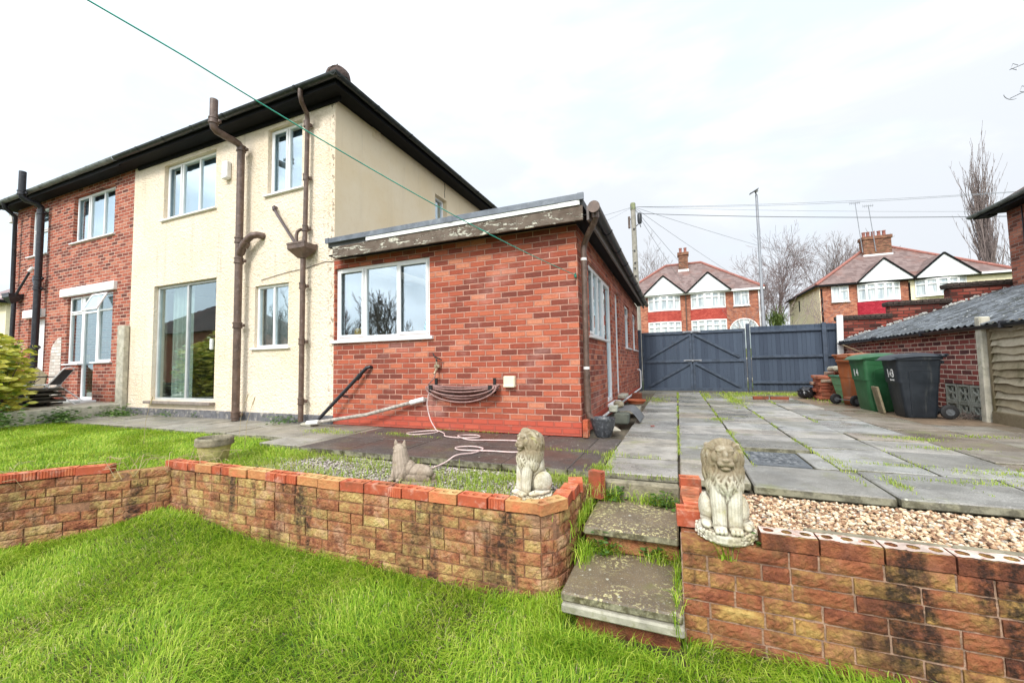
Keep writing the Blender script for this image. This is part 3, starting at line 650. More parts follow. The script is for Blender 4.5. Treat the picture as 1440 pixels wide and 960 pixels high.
def cap_brick(parent, c, ang, kind, mat, L=.215, W=.103, H=.065, tiltx=0, slots=False, upright=False):
    """perforated brick, local x = length"""
    mb = MB(); h = H/2; n = 3; holes = []
    R = Matrix.Rotation(ang, 3, 'Z') @ Matrix.Rotation(tiltx, 3, 'X') @ Matrix.Rotation(random.uniform(-.015, .015), 3, 'Y')
    if upright: R = Matrix.Rotation(ang, 3, 'Z') @ Matrix.Rotation(PI/2, 3, 'Y') @ Matrix.Rotation(.04, 3, 'X')
    c = Vector(c); T = lambda v: tuple(c+R @ Vector(v)); cw = L/n; j = lambda: random.uniform(-.0012, .0012)
    for i in range(n):
        x0 = -L/2+i*cw; x1 = x0+cw; xm = (x0+x1)/2
        sq = [(x0, -W/2), (xm, -W/2), (x1, -W/2), (x1, 0), (x1, W/2), (xm, W/2), (x0, W/2), (x0, 0)]
        rx, ry = (.022, .022) if not slots else (.009, .036)
        ang8 = [(-1, -1), (0, -1), (1, -1), (1, 0), (1, 1), (0, 1), (-1, 1), (-1, 0)]
        inn = [(xm+rx*(a if a*b == 0 else a*.72), ry*(b if a*b == 0 else b*.72)) for a, b in ang8]
        vs = [T((x, y, h)) for x, y in sq]+[T((x, y, h+j())) for x, y in inn]+[T((x, y, h-.035)) for x, y in inn]
        fs = [(k, (k+1) % 8, 8+(k+1) % 8, 8+k) for k in range(8)]+[(8+k, 8+(k+1) % 8, 16+(k+1) % 8, 16+k) for k in range(8)]+[tuple(range(16, 24))]
        mb.add(vs, fs)
    hw = h; e = .0
    vs = [T((sx*L/2, sy*W/2, sz*h)) for sz in (-1, 1) for sx, sy in ((-1, -1), (1, -1), (1, 1), (-1, 1))]
    mb.add(vs, [(0, 1, 2, 3), (0, 1, 5, 4), (1, 2, 6, 5), (2, 3, 7, 6), (3, 0, 4, 7)])
    if kind == 'ribbed':
        m = int(L/.017)
        for i in range(m): mb.add([T((-L/2+(i+.2)*L/m, -W/2-.004, z)) for z in (-h+.002, h-.002)]+[T((-L/2+(i+.75)*L/m, -W/2-.004, z)) for z in (-h+.002, h-.002)]+[T((-L/2+(i+.05)*L/m, -W/2, z)) for z in (-h+.002, h-.002)]+[T((-L/2+(i+.9)*L/m, -W/2, z)) for z in (-h+.002, h-.002)], [(0, 1, 3, 2), (4, 5, 1, 0), (2, 3, 7, 6)])
    return mb.build('coping_brick', mat, parent)
# left wall: back leg + long front + rounded end
PA = [(-4.75, -4.6), (-4.38, -3.85), (-4.02, -3.31), (-3.84, -3.04), (-3.49, -2.73), (-3.33, -2.47)]
PB = [(-3.43, -2.475), (-3.345, -2.472), (-2.5, -2.462), (-1.5, -2.455), (-.5, -2.437), (.1, -2.437), (.28, -2.425), (.365, -2.36), (.405, -2.2), (.412, -2.0), (.405, -1.75), (.43, -1.62)]
lw = thing('garden_wall', 'low L-shaped garden wall of rough yellow and red bricks, left of the steps, with loose perforated bricks on top', 'garden wall', (-1.5, -2.4, -.5))
mb = MB()
brick_run(mb, PA, -.018, -.6, topcut=lambda s: 0)
Lb, atB = offset_path(PB)
brick_run(mb, PB[:7], -.045, -.62, s_from=0)
brick_run(mb, PB[6:], -.045, -.62, bl=.14)
mb.build('brickwork', WALLB, lw)
mb = MB(); core(mb, PA, -.72, -.03); core(mb, PB, -.72, -.055); mb.build('mortar', MORT, lw)
# coping course of the front leg
s = .0
i = 0
while s < Lb-.05:
    cur = s > 3.80
    ribbed = i in (0, 2, 4, 8, 9, 10, 15) or (random.random() < .12 and not cur); L = .115 if (ribbed and not cur) else .215
    if cur: L = .16
    if s+L > Lb: break
    p, _ = atB(s+L/2); pa, _ = atB(s+.02); pb, _ = atB(s+L-.02); t = (pb-pa).normalized(); nr = Vector((-t.y, t.x, 0))
    q = p+nr*(.1*.5+random.uniform(-.012, .008)); q.z = -.045+.036+random.uniform(0, .004)
    cap_brick(lw, q, math.atan2(t.y, t.x)+random.uniform(-.03, .03)+(.25*random.random() if cur else 0), 'ribbed' if ribbed else 'plain', CAPB if (ribbed or cur or random.random() < .35) else CAPY, L=L-.006, slots=cur and s > 3.9)
    s += L+.004; i += 1
La, atA = offset_path(PA)
s = La-.42
while s > .2:
    L = .235; p, t = atA(s-L/2); nr = Vector((-t.y, t.x, 0)); q = p+nr*.045; q.z = .018
    cap_brick(lw, q, math.atan2(t.y, t.x)+random.uniform(-.02, .02), 'ribbed' if int(s*10) % 3 == 1 else 'plain', CAPB, L=L-.006); s -= L+.003
# right wall
rw = thing('garden_wall', 'low garden wall of rough red and ochre bricks right of the steps, capped with holed bricks in white mortar', 'garden wall', (2.5, -2.45, -.5))
PC = PC_REF; mb = MB()
brick_run(mb, PC, -.03, -.62, bl=.235)
for z in (-.07, -.145, -.22, -.3, -.375):
    y = -2.28
    while y < -1.6: mb.box((1.115, y, z), (.1, .213, .064), None, .006, .002); y += .225
mb.build('brickwork', WALLR, rw)
mb = MB(); core(mb, PC, -.7, -.04); mb.box((1.12, -1.98, -.35), (.08, .82, .62)); mb.build('mortar', MORTR, rw)
mb = MB(); x = 1.62
while x < 5:
    L = random.uniform(.4, .6); mb.box((x+L/2, -2.36, -.02), (L-.01, .05, .11), Matrix.Rotation(random.uniform(-.1, .1), 3, 'X'), .008, .004); x += L
mb.build('stone_edging', STONERIM, rw)
x = 1.42; i = 0
while x < 5:
    L = .235; cap_brick(rw, (x+L/2, -2.447+random.uniform(-.002, .002), .004), random.uniform(-.006, .006), 'plain', WALLR, L=L-.008, W=.1, H=.068)
    sm = MB(); n = 3   # white mortar smear round the holes
    for k in range(3):
        cx = x+L/2+(k-1)*(L-.008)/3
        vs = []; fs = []
        for q in range(16):
            an = 2*PI*q/16; ca, sa = math.cos(an), math.sin(an); m_ = max(abs(ca), abs(sa))
            vs.append((cx+(L-.008)/6*ca/m_, -2.447+(.049-random.uniform(0, .012)*(abs(sa) > .5))*sa/m_, .0405)); vs.append((cx+.023*ca, -2.447+.023*sa, .0408+random.uniform(0, .0015)))
        sm.add(vs, [(2*q, 2*((q+1) % 16), 2*((q+1) % 16)+1, 2*q+1) for q in range(16)])
    sm.build('mortar_smear', MTOP, rw, recalc=False); x += L; i += 1
# loose holed bricks standing along the edge of the steps
for (px, py, pz, an, sl, dx) in ((1.11, -2.30, .016, .05, False, .11), (1.135, -2.12, .012, PI/2+.08, True, .0), (1.125, -1.93, .012, PI/2-.05, True, 0), (1.13, -1.70, .03, .1, False, 0)):
    cap_brick(rw, (px, py, pz), an, 'plain', CAPB, L=.13 if an < 1 else .2, H=.085 if an < 1 else .065, W=.11, slots=sl)
lb = thing('loose_brick', 'single orange brick stood upright at the top left of the garden steps', 'brick', (.475, -1.64, -.15))
b_ = cap_brick(lb, (.475, -1.64, -.052), 1.3, 'ribbed', CAPB, L=.2, W=.105, H=.066, upright=True); b_.name = 'brick_body'
# steps
def step(name, label, boxes, parent_loc):
    t = thing(name, label, 'garden step', parent_loc)
    for nm, c, d, mt in boxes: MB().box(c, d, Matrix.Rotation(random.uniform(-.01, .01), 3, 'Y'), .009, .001).build(nm, mt, t)
    return t
step('garden_step', 'upper stone step slab between the two garden walls', [('slab', (.765, -1.86, -.195), (.57, .62, .05), STEP), ('riser', (.765, -2.06, -.28), (.56, .1, .11), WALLB)], (.765, -1.86, -.34))
step('garden_step', 'lower stone step slab speckled with yellow lichen, above the lawn', [('slab', (.76, -2.37, -.362), (.6, .56, .048), STEP), ('lower_slab', (.765, -2.375, -.414), (.6, .58, .048), CONC), ('riser', (.78, -2.33, -.53), (.53, .46, .18), WALLR)], (.76, -2.37, -.44))
MB().box((.78, -1.52, -.11), (.56, .09, .13), bev=.01, jit=.003).build('stone_riser', STONERIM); r_ = bpy.data.objects['stone_riser']; tag(r_, 'dark stone riser under the patio edge at the head of the steps', 'riser stone')
structure(MB().box((.77, -1.95, -.52), (.58, .8, .1)).build('step_soil', SOIL))
structure(MB().box((.77, -1.6, -.22), (.57, .16, .06), jit=.01).build('upper_step_soil', SOIL))
# drain cover
dc = thing('drain_cover', 'dark metal inspection cover set in the patio paving', 'drain cover', (1.82, -.56, 0))
MB().box((1.85, -.56, -.02), (.42, .52, .045), bev=.004).build('frame', COVER, dc)
m = MB()
for i in range(9):
    for j in range(11): m.box((1.69+i*.04, -.77+j*.042, .005), (.026, .016, .006), Matrix.Rotation(.6 if (i+j) % 2 else -.6, 3, 'Z'))
m.build('raised_tread', COVER, dc)
# =================================================================== HOUSES
H = thing('semi_detached_house', 'cream roughcast rendered semi-detached house with brown downpipes and a patio door', 'house', (-6.8, 2, 0))
N_ = thing('semi_detached_house', 'red brick semi-detached house with black pipes, joined to the left of the cream house', 'house', (-12.4, 2, 0))
EX = thing('house_extension', 'single-storey orange-red brick extension with a flat roof and peeling brown fascia', 'extension', (-2, 4, 0))
XL, XB, XC = -15.17, -9.65, -3.92
f = FY(0)
# cream house walls
holes = [(-8.57, -6.92, 3.95, 5.10), (-5.49, -4.655, 3.92, 5.11), (-5.755, -4.93, 1.24, 2.33), (-8.8, -6.82, .285, 2.60)]
m = MB(); m.wall(f, XB, XC, .12, 5.25, holes); m.build('wall', REN, H)
m = MB(); m.wall(FX(XC+.003), 0.004, 8.6, 2.6, 5.25, [(2.92, 3.42, 4.0, 4.83)]); m.wall(FX(XC-.25), .25, 8.35, .0, 2.6, th=.02); m.box((-6.8, 8.5, 2.6), (5.7, .2, 5.2)); m.box((XB+.02, 4.3, 2.6), (.04, 8, 5.2)); m.build('side_wall', RENS, H)
MB().box(((XB+XC)/2, .105, .05), (XC-XB, .25, .16), bev=.01).build('plinth', PLINTH, H)
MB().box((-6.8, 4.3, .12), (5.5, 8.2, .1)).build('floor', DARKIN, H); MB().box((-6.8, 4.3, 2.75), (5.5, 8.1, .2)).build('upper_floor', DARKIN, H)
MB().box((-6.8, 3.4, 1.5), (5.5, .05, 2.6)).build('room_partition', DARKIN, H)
window(H, f, *holes[0], mull=(.3, .63), sash=(0,), back=BLIND, name='window')
window(H, f, *holes[1], mull=(.52,), sash=(0,), back=BLIND, name='window')
window(H, f, *holes[2], mull=(.5,), back=BLIND2, name='window', fwid=.045, rec=.05)
pd = window(H, f, *holes[3], mull=(.5,), fm=ALU, gm=GLASSD, back=[(.08, .42, CURT)], sill=False, name='patio_door', fwid=.05, backd=.2, bars=.05)
MB().box((-7.81, -.03, .255), (2.08, .16, .05), bev=.006).build('sill', plain('grey_timber_sill', (.24, .2, .17), .8, .3, 9), pd)
MB().box((-6.92, -.0, 1.35), (.05, .05, .2), bev=.01).build('handle', UPVC, pd)
window(H, FX(XC+.003), 2.92, 3.42, 4.0, 4.83, back=BLIND, rec=.1, sill=False, name='window')
# brick neighbour walls
hn = [(-12.21, -10.41, 3.95, 5.08), (-14.43, -13.46, 3.88, 5.11), (-12.30, -11.70, 1.08, 2.66), (-11.70, -11.05, .25, 2.66), (-11.05, -10.34, 1.10, 2.66), (-14.25, -13.4, .22, 2.27)]
m = MB(); m.wall(f, XL, XB, 0, 5.25, hn); m.wall(FXm(XL), .25, 8.6, 0, 5.25); m.box((-12.4, 8.5, 2.6), (5.5, .2, 5.2)); m.build('wall', OLD, N_)
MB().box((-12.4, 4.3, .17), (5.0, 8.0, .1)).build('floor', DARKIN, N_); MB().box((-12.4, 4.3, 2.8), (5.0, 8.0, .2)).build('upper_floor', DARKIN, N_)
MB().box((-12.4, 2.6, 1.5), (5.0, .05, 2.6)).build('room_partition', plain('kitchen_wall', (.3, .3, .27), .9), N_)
window(N_, f, *hn[0], mull=(.33, .66), sash=(0,), back=BLIND, name='window')
window(N_, f, *hn[1], trans=((0, 1, .52),), sash=((0, .52, 1),), back=BLIND2, name='window')
w1 = window(N_, f, *hn[2], gm=GLASSD, trans=((0, 1, .74),), sash=((0, .74, 1),), name='window', rec=.05)
w2 = window(N_, f, *hn[3], gm=GLASSD, trans=((0, 1, .83),), name='glazed_door', rec=.052, sill=False, fwid=.06)
w3 = window(N_, f, *hn[4], gm=GLASSD, trans=((0, 1, .75),), name='window', rec=.05)
# open top light, tilted out
m = MB(); R = Matrix.Rotation(-.42, 3, 'X'); cc = Vector((-10.74, -.14, 2.42))
for c, d in (((0, 0, .19), (.62, .03, .045)), ((0, 0, -.19), (.62, .03, .045)), ((-.29, 0, 0), (.045, .03, .34)), ((.29, 0, 0), (.045, .03, .34))): m.box(cc+R @ Vector(c), d, R, .004)
o = m.build('top_light', UPVC, w3); m = MB(); m.box(cc, (.54, .006, .34), R); m.build('pane', GLASS, o)
MB().box((-11.36, -.1, .235), (1.0, .3, .05), bev=.008).build('door_sill', UPVC, N_)
MB().box((-11.36, -.02, 2.76), (2.34, .1, .19), bev=.008).build('lintel', WHITEP, N_)
MB().box((-13.9, -.02, 2.37), (1.02, .1, .2), bev=.008).build('lintel', WHITEP, N_)
bd = MB().box((-13.8, .16, 1.24), (.85, .05, 2.05), bev=.01).build('back_door', UPVC, N_)
MB().box((-13.5, .12, 1.2), (.03, .05, .12), bev=.008).build('handle', ALU, bd)
# white painted patch on the bricks, concrete post at the party line
m = MB(); pts = []
pg = [(-13.03, .3), (-12.55, .3), (-12.5, 1.0), (-12.52, 1.72), (-12.7, 1.7), (-12.98, 1.5), (-13.05, .9)]
m.add([(x, -.006, z) for x, z in pg], [tuple(range(len(pg)))]); 
WPATCH = brick_mat('whitewashed_brick', [(0, (.5, .42, .36)), (.5, (.66, .6, .54)), (1, (.74, .7, .64))], (.5, .44, .38), stains=.5); m.build('painted_patch', WPATCH, N_, recalc=False)
MB().box((-9.74, -.06, .98), (.25, .1, 1.72), bev=.012).build('party_post', CONCP, N_)
# things on the left kitchen sill
for nm, lab, c, d, mt in (('card', 'orange and yellow card hanging inside the brick house window', (-12.02, .2, 1.62), (.3, .01, .42), ORANGE),
                          ('storage_pot', 'small yellow pot on the sill inside the brick house kitchen window', (-11.85, .17, 1.2), (.12, .12, .16), YELLOW)):
    tag(MB().box(c, d, bev=.004).build(nm, mt), lab, nm.split('_')[-1])
# roofs ------------------------------------------------------------
def hip_half(parent, xa, xb, side, y0, y1, z, mat, maty):
    run = (y1-y0)/2; rise = run*.62; ym = (y0+y1)/2; zr = z+rise
    xr = xb-run if side > 0 else xa+run
    if side > 0: # hip at xb
        v = [(xa, y0, z), (xb, y0, z), (xr, ym, zr), (xa, ym, zr), (xb, y1, z), (xa, y1, z)]
    else:
        v = [(xb, y0, z), (xa, y0, z), (xr, ym, zr), (xb, ym, zr), (xa, y1, z), (xb, y1, z)]
    o = MB().add(v, [(0, 1, 2, 3), (1, 4, 2), (4, 5, 3, 2), (0, 1, 4, 5)]).build('roof', mat, parent)
    return o, v
rf, v = hip_half(H, XB, -3.58, 1, -.3, 8.95, 5.37, TILED, TILED)
def ridge(parent, a, b, r=.11, n=7, mat=RIDGE, name='ridge_tile'):
    m = MB(); m.tube([a, b], r, 8); return m.build(name, mat, parent, smooth=1.2)
ridge(rf, (-3.66, -.22, 5.44), v[2], .13, mat=TILED); m = MB()
m.lathe([(.0, .16), (.1, .14), (.17, .07), (.19, 0), (.18, -.05)], (-3.74, -.12, 5.48), 14); m.tube([(-3.74, -.14, 5.6), (-3.74, -.14, 5.69)], .012, 6); m.build('hip_cap', TILED, rf, smooth=1)
ridge(rf, v[2], v[3], .12, mat=TILED)
rf2, v = hip_half(N_, -15.5, XB, -1, -.3, 8.95, 5.37, TILED, TILED); ridge(rf2, v[2], v[3], .12, mat=TILED)
gp = [(math.cos(a)*.062, math.sin(a)*.062) for a in [PI+i*PI/8 for i in range(9)]]+[(math.cos(a)*.056, math.sin(a)*.056) for a in [2*PI-i*PI/8 for i in range(9)]]
def gutter(parent, p0, p1, out, mat, z=0, brk=True):
    m = MB(); m.sweep(gp, p0, p1, out, (0, 0, 1)); p0, p1 = Vector(p0), Vector(p1); L = (p1-p0).length; n = int(L/1.0); d = (p1-p0).normalized()
    gp2 = [(a*1.14, b*1.14) for a, b in gp[:9]]+[(a*1.02, b*1.02) for a, b in gp[:9]][::-1]
    for i in range(1, n+1):
        c = p0+d*(i*L/(n+1)); m.sweep(gp2, c-d*.02, c+d*.02, out, (0, 0, 1))
    return m.build('gutter', mat, parent, smooth=.6)
m = MB(); m.box(((XB-3.62)/2, -.265, 5.31), (XB*-1-3.62, .03, .15)); m.box((-3.635, 4.3, 5.31), (.03, 9.1, .15)); m.build('fascia', SOFFIT, H)
m = MB(); m.box(((XB-3.62)/2, -.125, 5.262), (XB*-1-3.62, .25, .02)); m.box((-3.77, 4.3, 5.262), (.27, 9.1, .018)); m.box(((XB-3.62)/2, -.02, 5.215), (XB*-1-3.95, .03, .07)); m.build('soffit', SOFFIT, H)
gutter(H, (XB, -.345, 5.35), (-3.50, -.345, 5.35), (0, -1, 0), GUTTER); gutter(H, (-3.555, -.40, 5.35), (-3.555, 9, 5.35), (1, 0, 0), GUTTER)
m = MB(); m.box(((XB-15.5)/2, -.265, 5.29), (5.85, .03, .16)); m.build('fascia', SOFFIT, N_)
m = MB(); m.box(((XB-15.5)/2, -.125, 5.262), (5.85, .25, .02)); m.box((-15.34, 4.3, 5.262), (.3, 9.1, .018)); m.build('soffit', SOFFIT, N_)
gutter(N_, (-15.6, -.345, 5.33), (XB-.02, -.345, 5.35), (0, -1, 0), GUTW)
# pipes ------------------------------------------------------------
def collar(parent, p, r, mat, d=(0, 0, 1)):
    m = MB(); p = Vector(p); d = Vector(d); m.tube([p-d*.055, p-d*.05, p-d*.03, p-d*.028, p+d*.028, p+d*.03, p+d*.05, p+d*.055], [r*1.05, r*1.28, r*1.28, r*1.14, r*1.14, r*1.28, r*1.28, r*1.05], 14); 
    m.box(p+Vector((0, .05, 0)), (r*3.2, .05, .05), bev=.006)
    return m.build('collar', mat, parent, smooth=.8)
P = MB(); x = -5.98; P.tube([(x, -.15, 0), (x, -.15, 4.74), (x, -.155, 4.82), (x, -.2, 4.87), (x, -.3, 4.885), (x, -.45, 4.89), (x, -.56, 4.9), (x, -.61, 4.94), (x, -.62, 5.02), (x, -.62, 5.42)], .06, 16)
sp = P.build('soil_pipe', BROWNP, H, smooth=.8)
for z in (4.8, 3.14, 2.78, 1.64, .1): collar(sp, (x, -.15, z), .06, BROWNP)
collar(sp, (x, -.62, 5.05), .06, BROWNP)
m = MB(); m.tube([(-5.98, -.15, 2.86), (-5.93, -.15, 2.95), (-5.84, -.15, 3.06), (-5.75, -.15, 3.14), (-5.66, -.14, 3.185), (-5.59, -.1, 3.2), (-5.56, .0, 3.2)], .058, 14); m.tube([(-5.86, -.15, 3.02), (-5.80, -.15, 3.09)], .074, 14); m.tube([(-5.955, -.15, 2.9), (-5.90, -.15, 2.985)], .07, 14); m.build('branch', BROWNP, sp, smooth=.8)
m = MB(); m.tube([(-4.3, -.345, 5.3), (-4.3, -.345, 5.2), (-4.32, -.3, 5.12), (-4.4, -.13, 5.05), (-4.42, -.1, 4.95), (-4.45, -.1, 2.9)], .036, 12); rp = m.build('rainwater_pipe', BROWNP, H, smooth=.8)
m = MB(); m.tube([(-4.46, -.12, 2.66), (-4.47, -.12, .03)], .04, 12); m.build('lower_pipe', BROWNP, rp, smooth=.8)
for z in (4.9, 4.0, 3.15): collar(rp, (-4.445, -.1, z), .036, BROWNP)
for z in (2.2, 1.3, .35): collar(rp, (-4.47, -.12, z), .04, BROWNP)
def hopper(parent, c, mat, w=.2, h=.2):
    m = MB(); x, y, z = c; b = w*.3
    vs = [(x+sx*s*w, y+sy*s*w*.62, z+zz) for s, zz in ((1, h), (1, h*.62), (.3, 0)) for sx, sy in ((-1, -1), (1, -1), (1, 1), (-1, 1))]
    m.add(vs, [(i*4+k, i*4+(k+1) % 4, i*4+4+(k+1) % 4, i*4+4+k) for i in (0, 1) for k in range(4)]+[(8, 9, 10, 11)])
    vs = [(x+sx*w*.9, y+sy*w*.55, z+h*.9) for sx, sy in ((-1, -1), (1, -1), (1, 1), (-1, 1))]; m.add(vs, [(0, 1, 2, 3)])
    m.box((x, y-w*.62, z+h), (w*2.1, .015, .03)); m.box((x, y+w*.62, z+h), (w*2.1, .015, .03))
    return m.build('hopper', mat, parent)
hopper(rp, (-4.465, -.14, 2.65), BROWNP, .19, .22)
m = MB(); m.tube([(-5.25, -.0, 3.66), (-5.24, -.05, 3.66), (-5.22, -.08, 3.63), (-5.13, -.08, 3.5), (-4.64, -.1, 2.9), (-4.6, -.12, 2.83)], .024, 10); m.tube([(-5.22, -.07, 3.64), (-5.19, -.08, 3.58)], .034, 10); m.build('waste_pipe', plain('purple_brown_pipe', (.075, .05, .05), .4, .3), H, smooth=.8)
m = MB(); m.tube([(-4.53, .0, 3.14), (-4.56, -.09, 3.15), (-4.62, -.1, 3.12), (-4.63, -.11, 3.05), (-4.61, -.12, 2.85)], .026, 10); m.build('overflow_pipe', BROWNP, H, smooth=.8)
m = MB(); m.box((-6.53, -.05, 4.57), (.15, .1, .33), bev=.02); m.box((-6.53, -.06, 4.42), (.12, .09, .05), bev=.01); m.build('alarm_box', WHITEP, H)
m = MB(); [m.box((XC+.008, .97+.0, 5.10+i*.035), (.014, .2, .015)) for i in range(5)]; m.box((XC+.004, .97, 5.17), (.006, .22, .2)); m.build('air_vent', RENS, H)
# cable draped on render
m = MB(); m.tube([(-5.6, -.01, 2.42), (-5.2, -.012, 2.47), (-4.9, -.01, 2.5), (-4.5, -.012, 2.52), (-4.1, -.01, 2.58), (-3.95, -.01, 2.56)], .005, 5); m.build('cable', BROWNP, H)
m = MB(); m.tube([(XC+.006, 3.32, 5.24), (XC+.006, 3.34, 5.1), (XC+.006, 3.31, 5.0), (XC+.006, 3.33, 4.88)], .008, 4); m.build('crack', BROWNP, H)
# neighbour pipes
m = MB(); x = -13.4; m.tube([(x, -.15, .2), (x, -.15, 4.9), (x, -.16, 4.98), (x, -.24, 5.04), (x-.02, -.4, 5.07), (x-.02, -.47, 5.14), (x-.02, -.48, 5.2), (x-.02, -.48, 5.75)], .065, 14); sp2 = m.build('soil_pipe', BLACKP, N_, smooth=.8)
for z in (4.85, 3.2, 2.95, 1.5): collar(sp2, (x, -.15, z), .065, BLACKP)
collar(sp2, (x-.02, -.48, 5.22), .065, BLACKP)
m = MB(); m.tube([(x, -.15, 3.0), (x-.1, -.15, 3.1), (x-.2, -.13, 3.2), (x-.24, -.12, 3.22)], .055, 12); m.build('branch', BLACKP, sp2, smooth=.8)
m = MB(); m.tube([(-14.9, -.345, 5.3), (-14.9, -.3, 5.15), (-14.93, -.12, 5.0), (-14.93, -.1, 2.95)], .045, 12); rp2 = m.build('rainwater_pipe', BLACKP, N_, smooth=.8)
m = MB(); m.tube([(-14.75, -.12, 2.7), (-14.78, -.12, .25)], .045, 12); m.build('lower_pipe', BLACKP, rp2, smooth=.8)
hopper(rp2, (-14.78, -.14, 2.68), BLACKP, .2, .24)
m = MB(); m.tube([(-14.0, 0, 3.52), (-14.02, -.08, 3.5), (-14.55, -.13, 2.95), (-14.6, -.14, 2.88)], .028, 8); o = m.build('waste_pipe', BLACKP, N_, smooth=.8)
m = MB(); m.tube([(-13.97, -.06, 3.55), (-14.07, -.09, 3.46)], .04, 8); m.build('white_joint', WHITEP, o, smooth=.8)
MB().box((-15.26, -.04, 5.03), (.16, .16, .28), bev=.015).build('alarm_box', WHITEP, N_)
# =================================================================== EXTENSION
LEN = 8.05
eh = [(-3.895, -2.125, 1.30, 2.44)]
m = MB(); m.wall(f, -3.92, 0, 0, 2.575, eh)
sh = [(.66, 1.99, 1.25, 2.28), (1.99, 2.73, .2, 2.28), (3.2, 3.78, .25, 2.28), (4.75, 5.72, 1.22, 2.25), (6.55, 7.5, 1.22, 2.25)]
m.wall(FX(0), 0.25, LEN, 0, 2.575, sh); m.wall(lambda u, d, z: (u, LEN+d-.001, z), -3.92, -.26, 0, 2.575); m.build('wall', EXT, EX)
MB().box((-1.9, 4, .1), (3.5, 7.5, .1)).build('floor', plain('pale_floor', (.3, .28, .25), .6), EX)
MB().box((-2.2, 4.6, 1.3), (.05, 6.2, 2.4)).build('room_partition', plain('pale_kitchen_wall', (.5, .5, .47), .9), EX)
kw = window(EX, f, *eh[0], mull=(.32, .665), sash=(0, 2), name='window', rec=.045, fwid=.055, sillh=.05)
window(EX, FX(0), *sh[0], mull=(.34, .68), sash=(0,), name='window', rec=.035)
dr = window(EX, FX(0), *sh[1], name='glazed_door', rec=.035, fwid=.07, sill=False)
MB().box((.02, 2.36, .17), (.2, .8, .05), bev=.008).build('threshold', UPVC, EX)
dr2 = window(EX, FX(0), *sh[2], name='glazed_door', rec=.05, fwid=.06, sill=False); MB().box((.03, 3.49, .215), (.2, .66, .06), bev=.01).build('threshold', CONCP, EX)
window(EX, FX(0), *sh[3], trans=((0, 1, .72),), sash=((0, .72, 1),), mull=(), name='window', rec=.05)
window(EX, FX(0), *sh[4], trans=((0, 1, .72),), sash=((0, .72, 1),), mull=(), name='window', rec=.05)
# flat roof, fascias
m = MB(); m.box((-1.84, 3.96, 2.75), (3.95, 8.36, .08)); m.build('flat_roof', plain('grey_roof_felt', (.1, .1, .1), .9), EX)
m = MB(); m.box((-1.78, -.235, 2.615), (3.83, .03, .17), bev=.003); m.build('fascia', FASC, EX)
m = MB(); m.box((-1.47, -.258, 2.735), (3.14, .016, .055)); m.box((-.02, -.26, 2.735), (.25, .018, .057)); m.build('white_trim', WHITEP, EX)
m = MB(); m.box((-1.82, -.262, 2.80), (3.94, .03, .075), bev=.003); [m.box((xk, -.268, 2.80), (.07, .03, .079)) for xk in (-3.78, -1.62, .12)]; m.build('lead_edging', LEAD, EX)
m = MB(); [m.lathe([(.012, -.0), (.012, .006), (0, .007)], (xk, -.279, 2.8+random.uniform(-.015, .015)), 6, axis='y') for xk in np.arange(-3.5, .1, .45)]; m.build('fixing_nails', WHITEP, EX)
m = MB(); m.box((-1.84, -.12, 2.583), (3.9, .22, .016)); m.box((.095, 3.95, 2.60), (.17, 8.3, .016)); m.build('soffit', SOFFIT, EX)
m = MB(); m.box((.195, 3.92, 2.60), (.03, 8.34, .17), bev=.003); m.build('side_fascia', plain('grey_brown_fascia_board', (.16, .135, .125), .6, .25, 6), EX)
gutter(EX, (.275, -.30, 2.655), (.275, 8.2, 2.63), (1, 0, 0), BLACKP)
m = MB(); m.lathe([(0, -.012), (.068, -.012), (.068, .012), (0, .012)], (.275, -.30, 2.64), 16, axis='y'); m.tube([(.27, -.2, 2.62), (.27, -.2, 2.54)], .045, 12); m.tube([(.27, -.2, 2.56), (.25, -.17, 2.51), (.12, .02, 2.40), (.07, .1, 2.34), (.06, .1, 2.28)], .037, 12)
gd = m.build('gutter_outlet', BROWNP, EX, smooth=.8)
m = MB(); m.tube([(.06, .1, 2.30), (.055, .1, .3), (.075, .1, .23), (.14, .1, .17)], .036, 14); dp = m.build('downpipe', BROWNP, EX, smooth=.8)
m = MB(); m.tube([(.06, .1, 2.14), (.06, .1, 2.17)], .0375, 14); m.tube([(.056, .1, .80), (.056, .1, .83)], .0375, 14); m.build('paint_band', WHITEP, dp, smooth=.8)
m = MB(); m.tube([(.057, .1, .29), (.056, .1, .76)], .041, 14); m.build('lower_sleeve', BROWNP, dp, smooth=.8)
# white drain along the side wall
m = MB(); m.tube([(.07, .95, .1), (.07, 3.0, .115), (.07, 7.3, .12), (.08, 7.5, .14), (.08, 7.52, .2), (.08, 7.52, .62), (.05, 7.52, .66), (0, 7.52, .66)], .021, 10); m.build('white_waste_pipe', UPVC, EX, smooth=.8)
# waste pipes on the front
m = MB(); m.tube([(-3.16, -.0, .87), (-3.16, -.05, .875), (-3.2, -.07, .86), (-3.26, -.08, .80), (-4.02, -.2, .08), (-4.1, -.24, .04)], .027, 10); m.tube([(-3.3, -.085, .76), (-3.36, -.09, .70)], .035, 10); m.tube([(-3.62, -.13, .45), (-3.56, -.05, .43)], .012, 6); m.build('black_waste_pipe', BLACKP, EX, smooth=.8)
m = MB(); m.tube([(-2.2, .0, .41), (-2.22, -.06, .41), (-2.32, -.065, .385), (-3.1, -.16, .19), (-4.0, -.28, .055), (-4.1, -.3, .05)], .026, 10); o = m.build('grey_waste_pipe', plain('flaking_grey_pipe', (.42, .38, .33), .7, .4, 20, .4, dirt=(.06, .055, .05), dirt_amt=.8), EX, smooth=.8)
m = MB(); m.tube([(-2.19, -.05, .415), (-2.4, -.075, .365)], .035, 10); m.tube([(-3.92, -.272, .065), (-4.12, -.3, .048)], .034, 10); m.build('white_joint', WHITEP, o, smooth=.8)
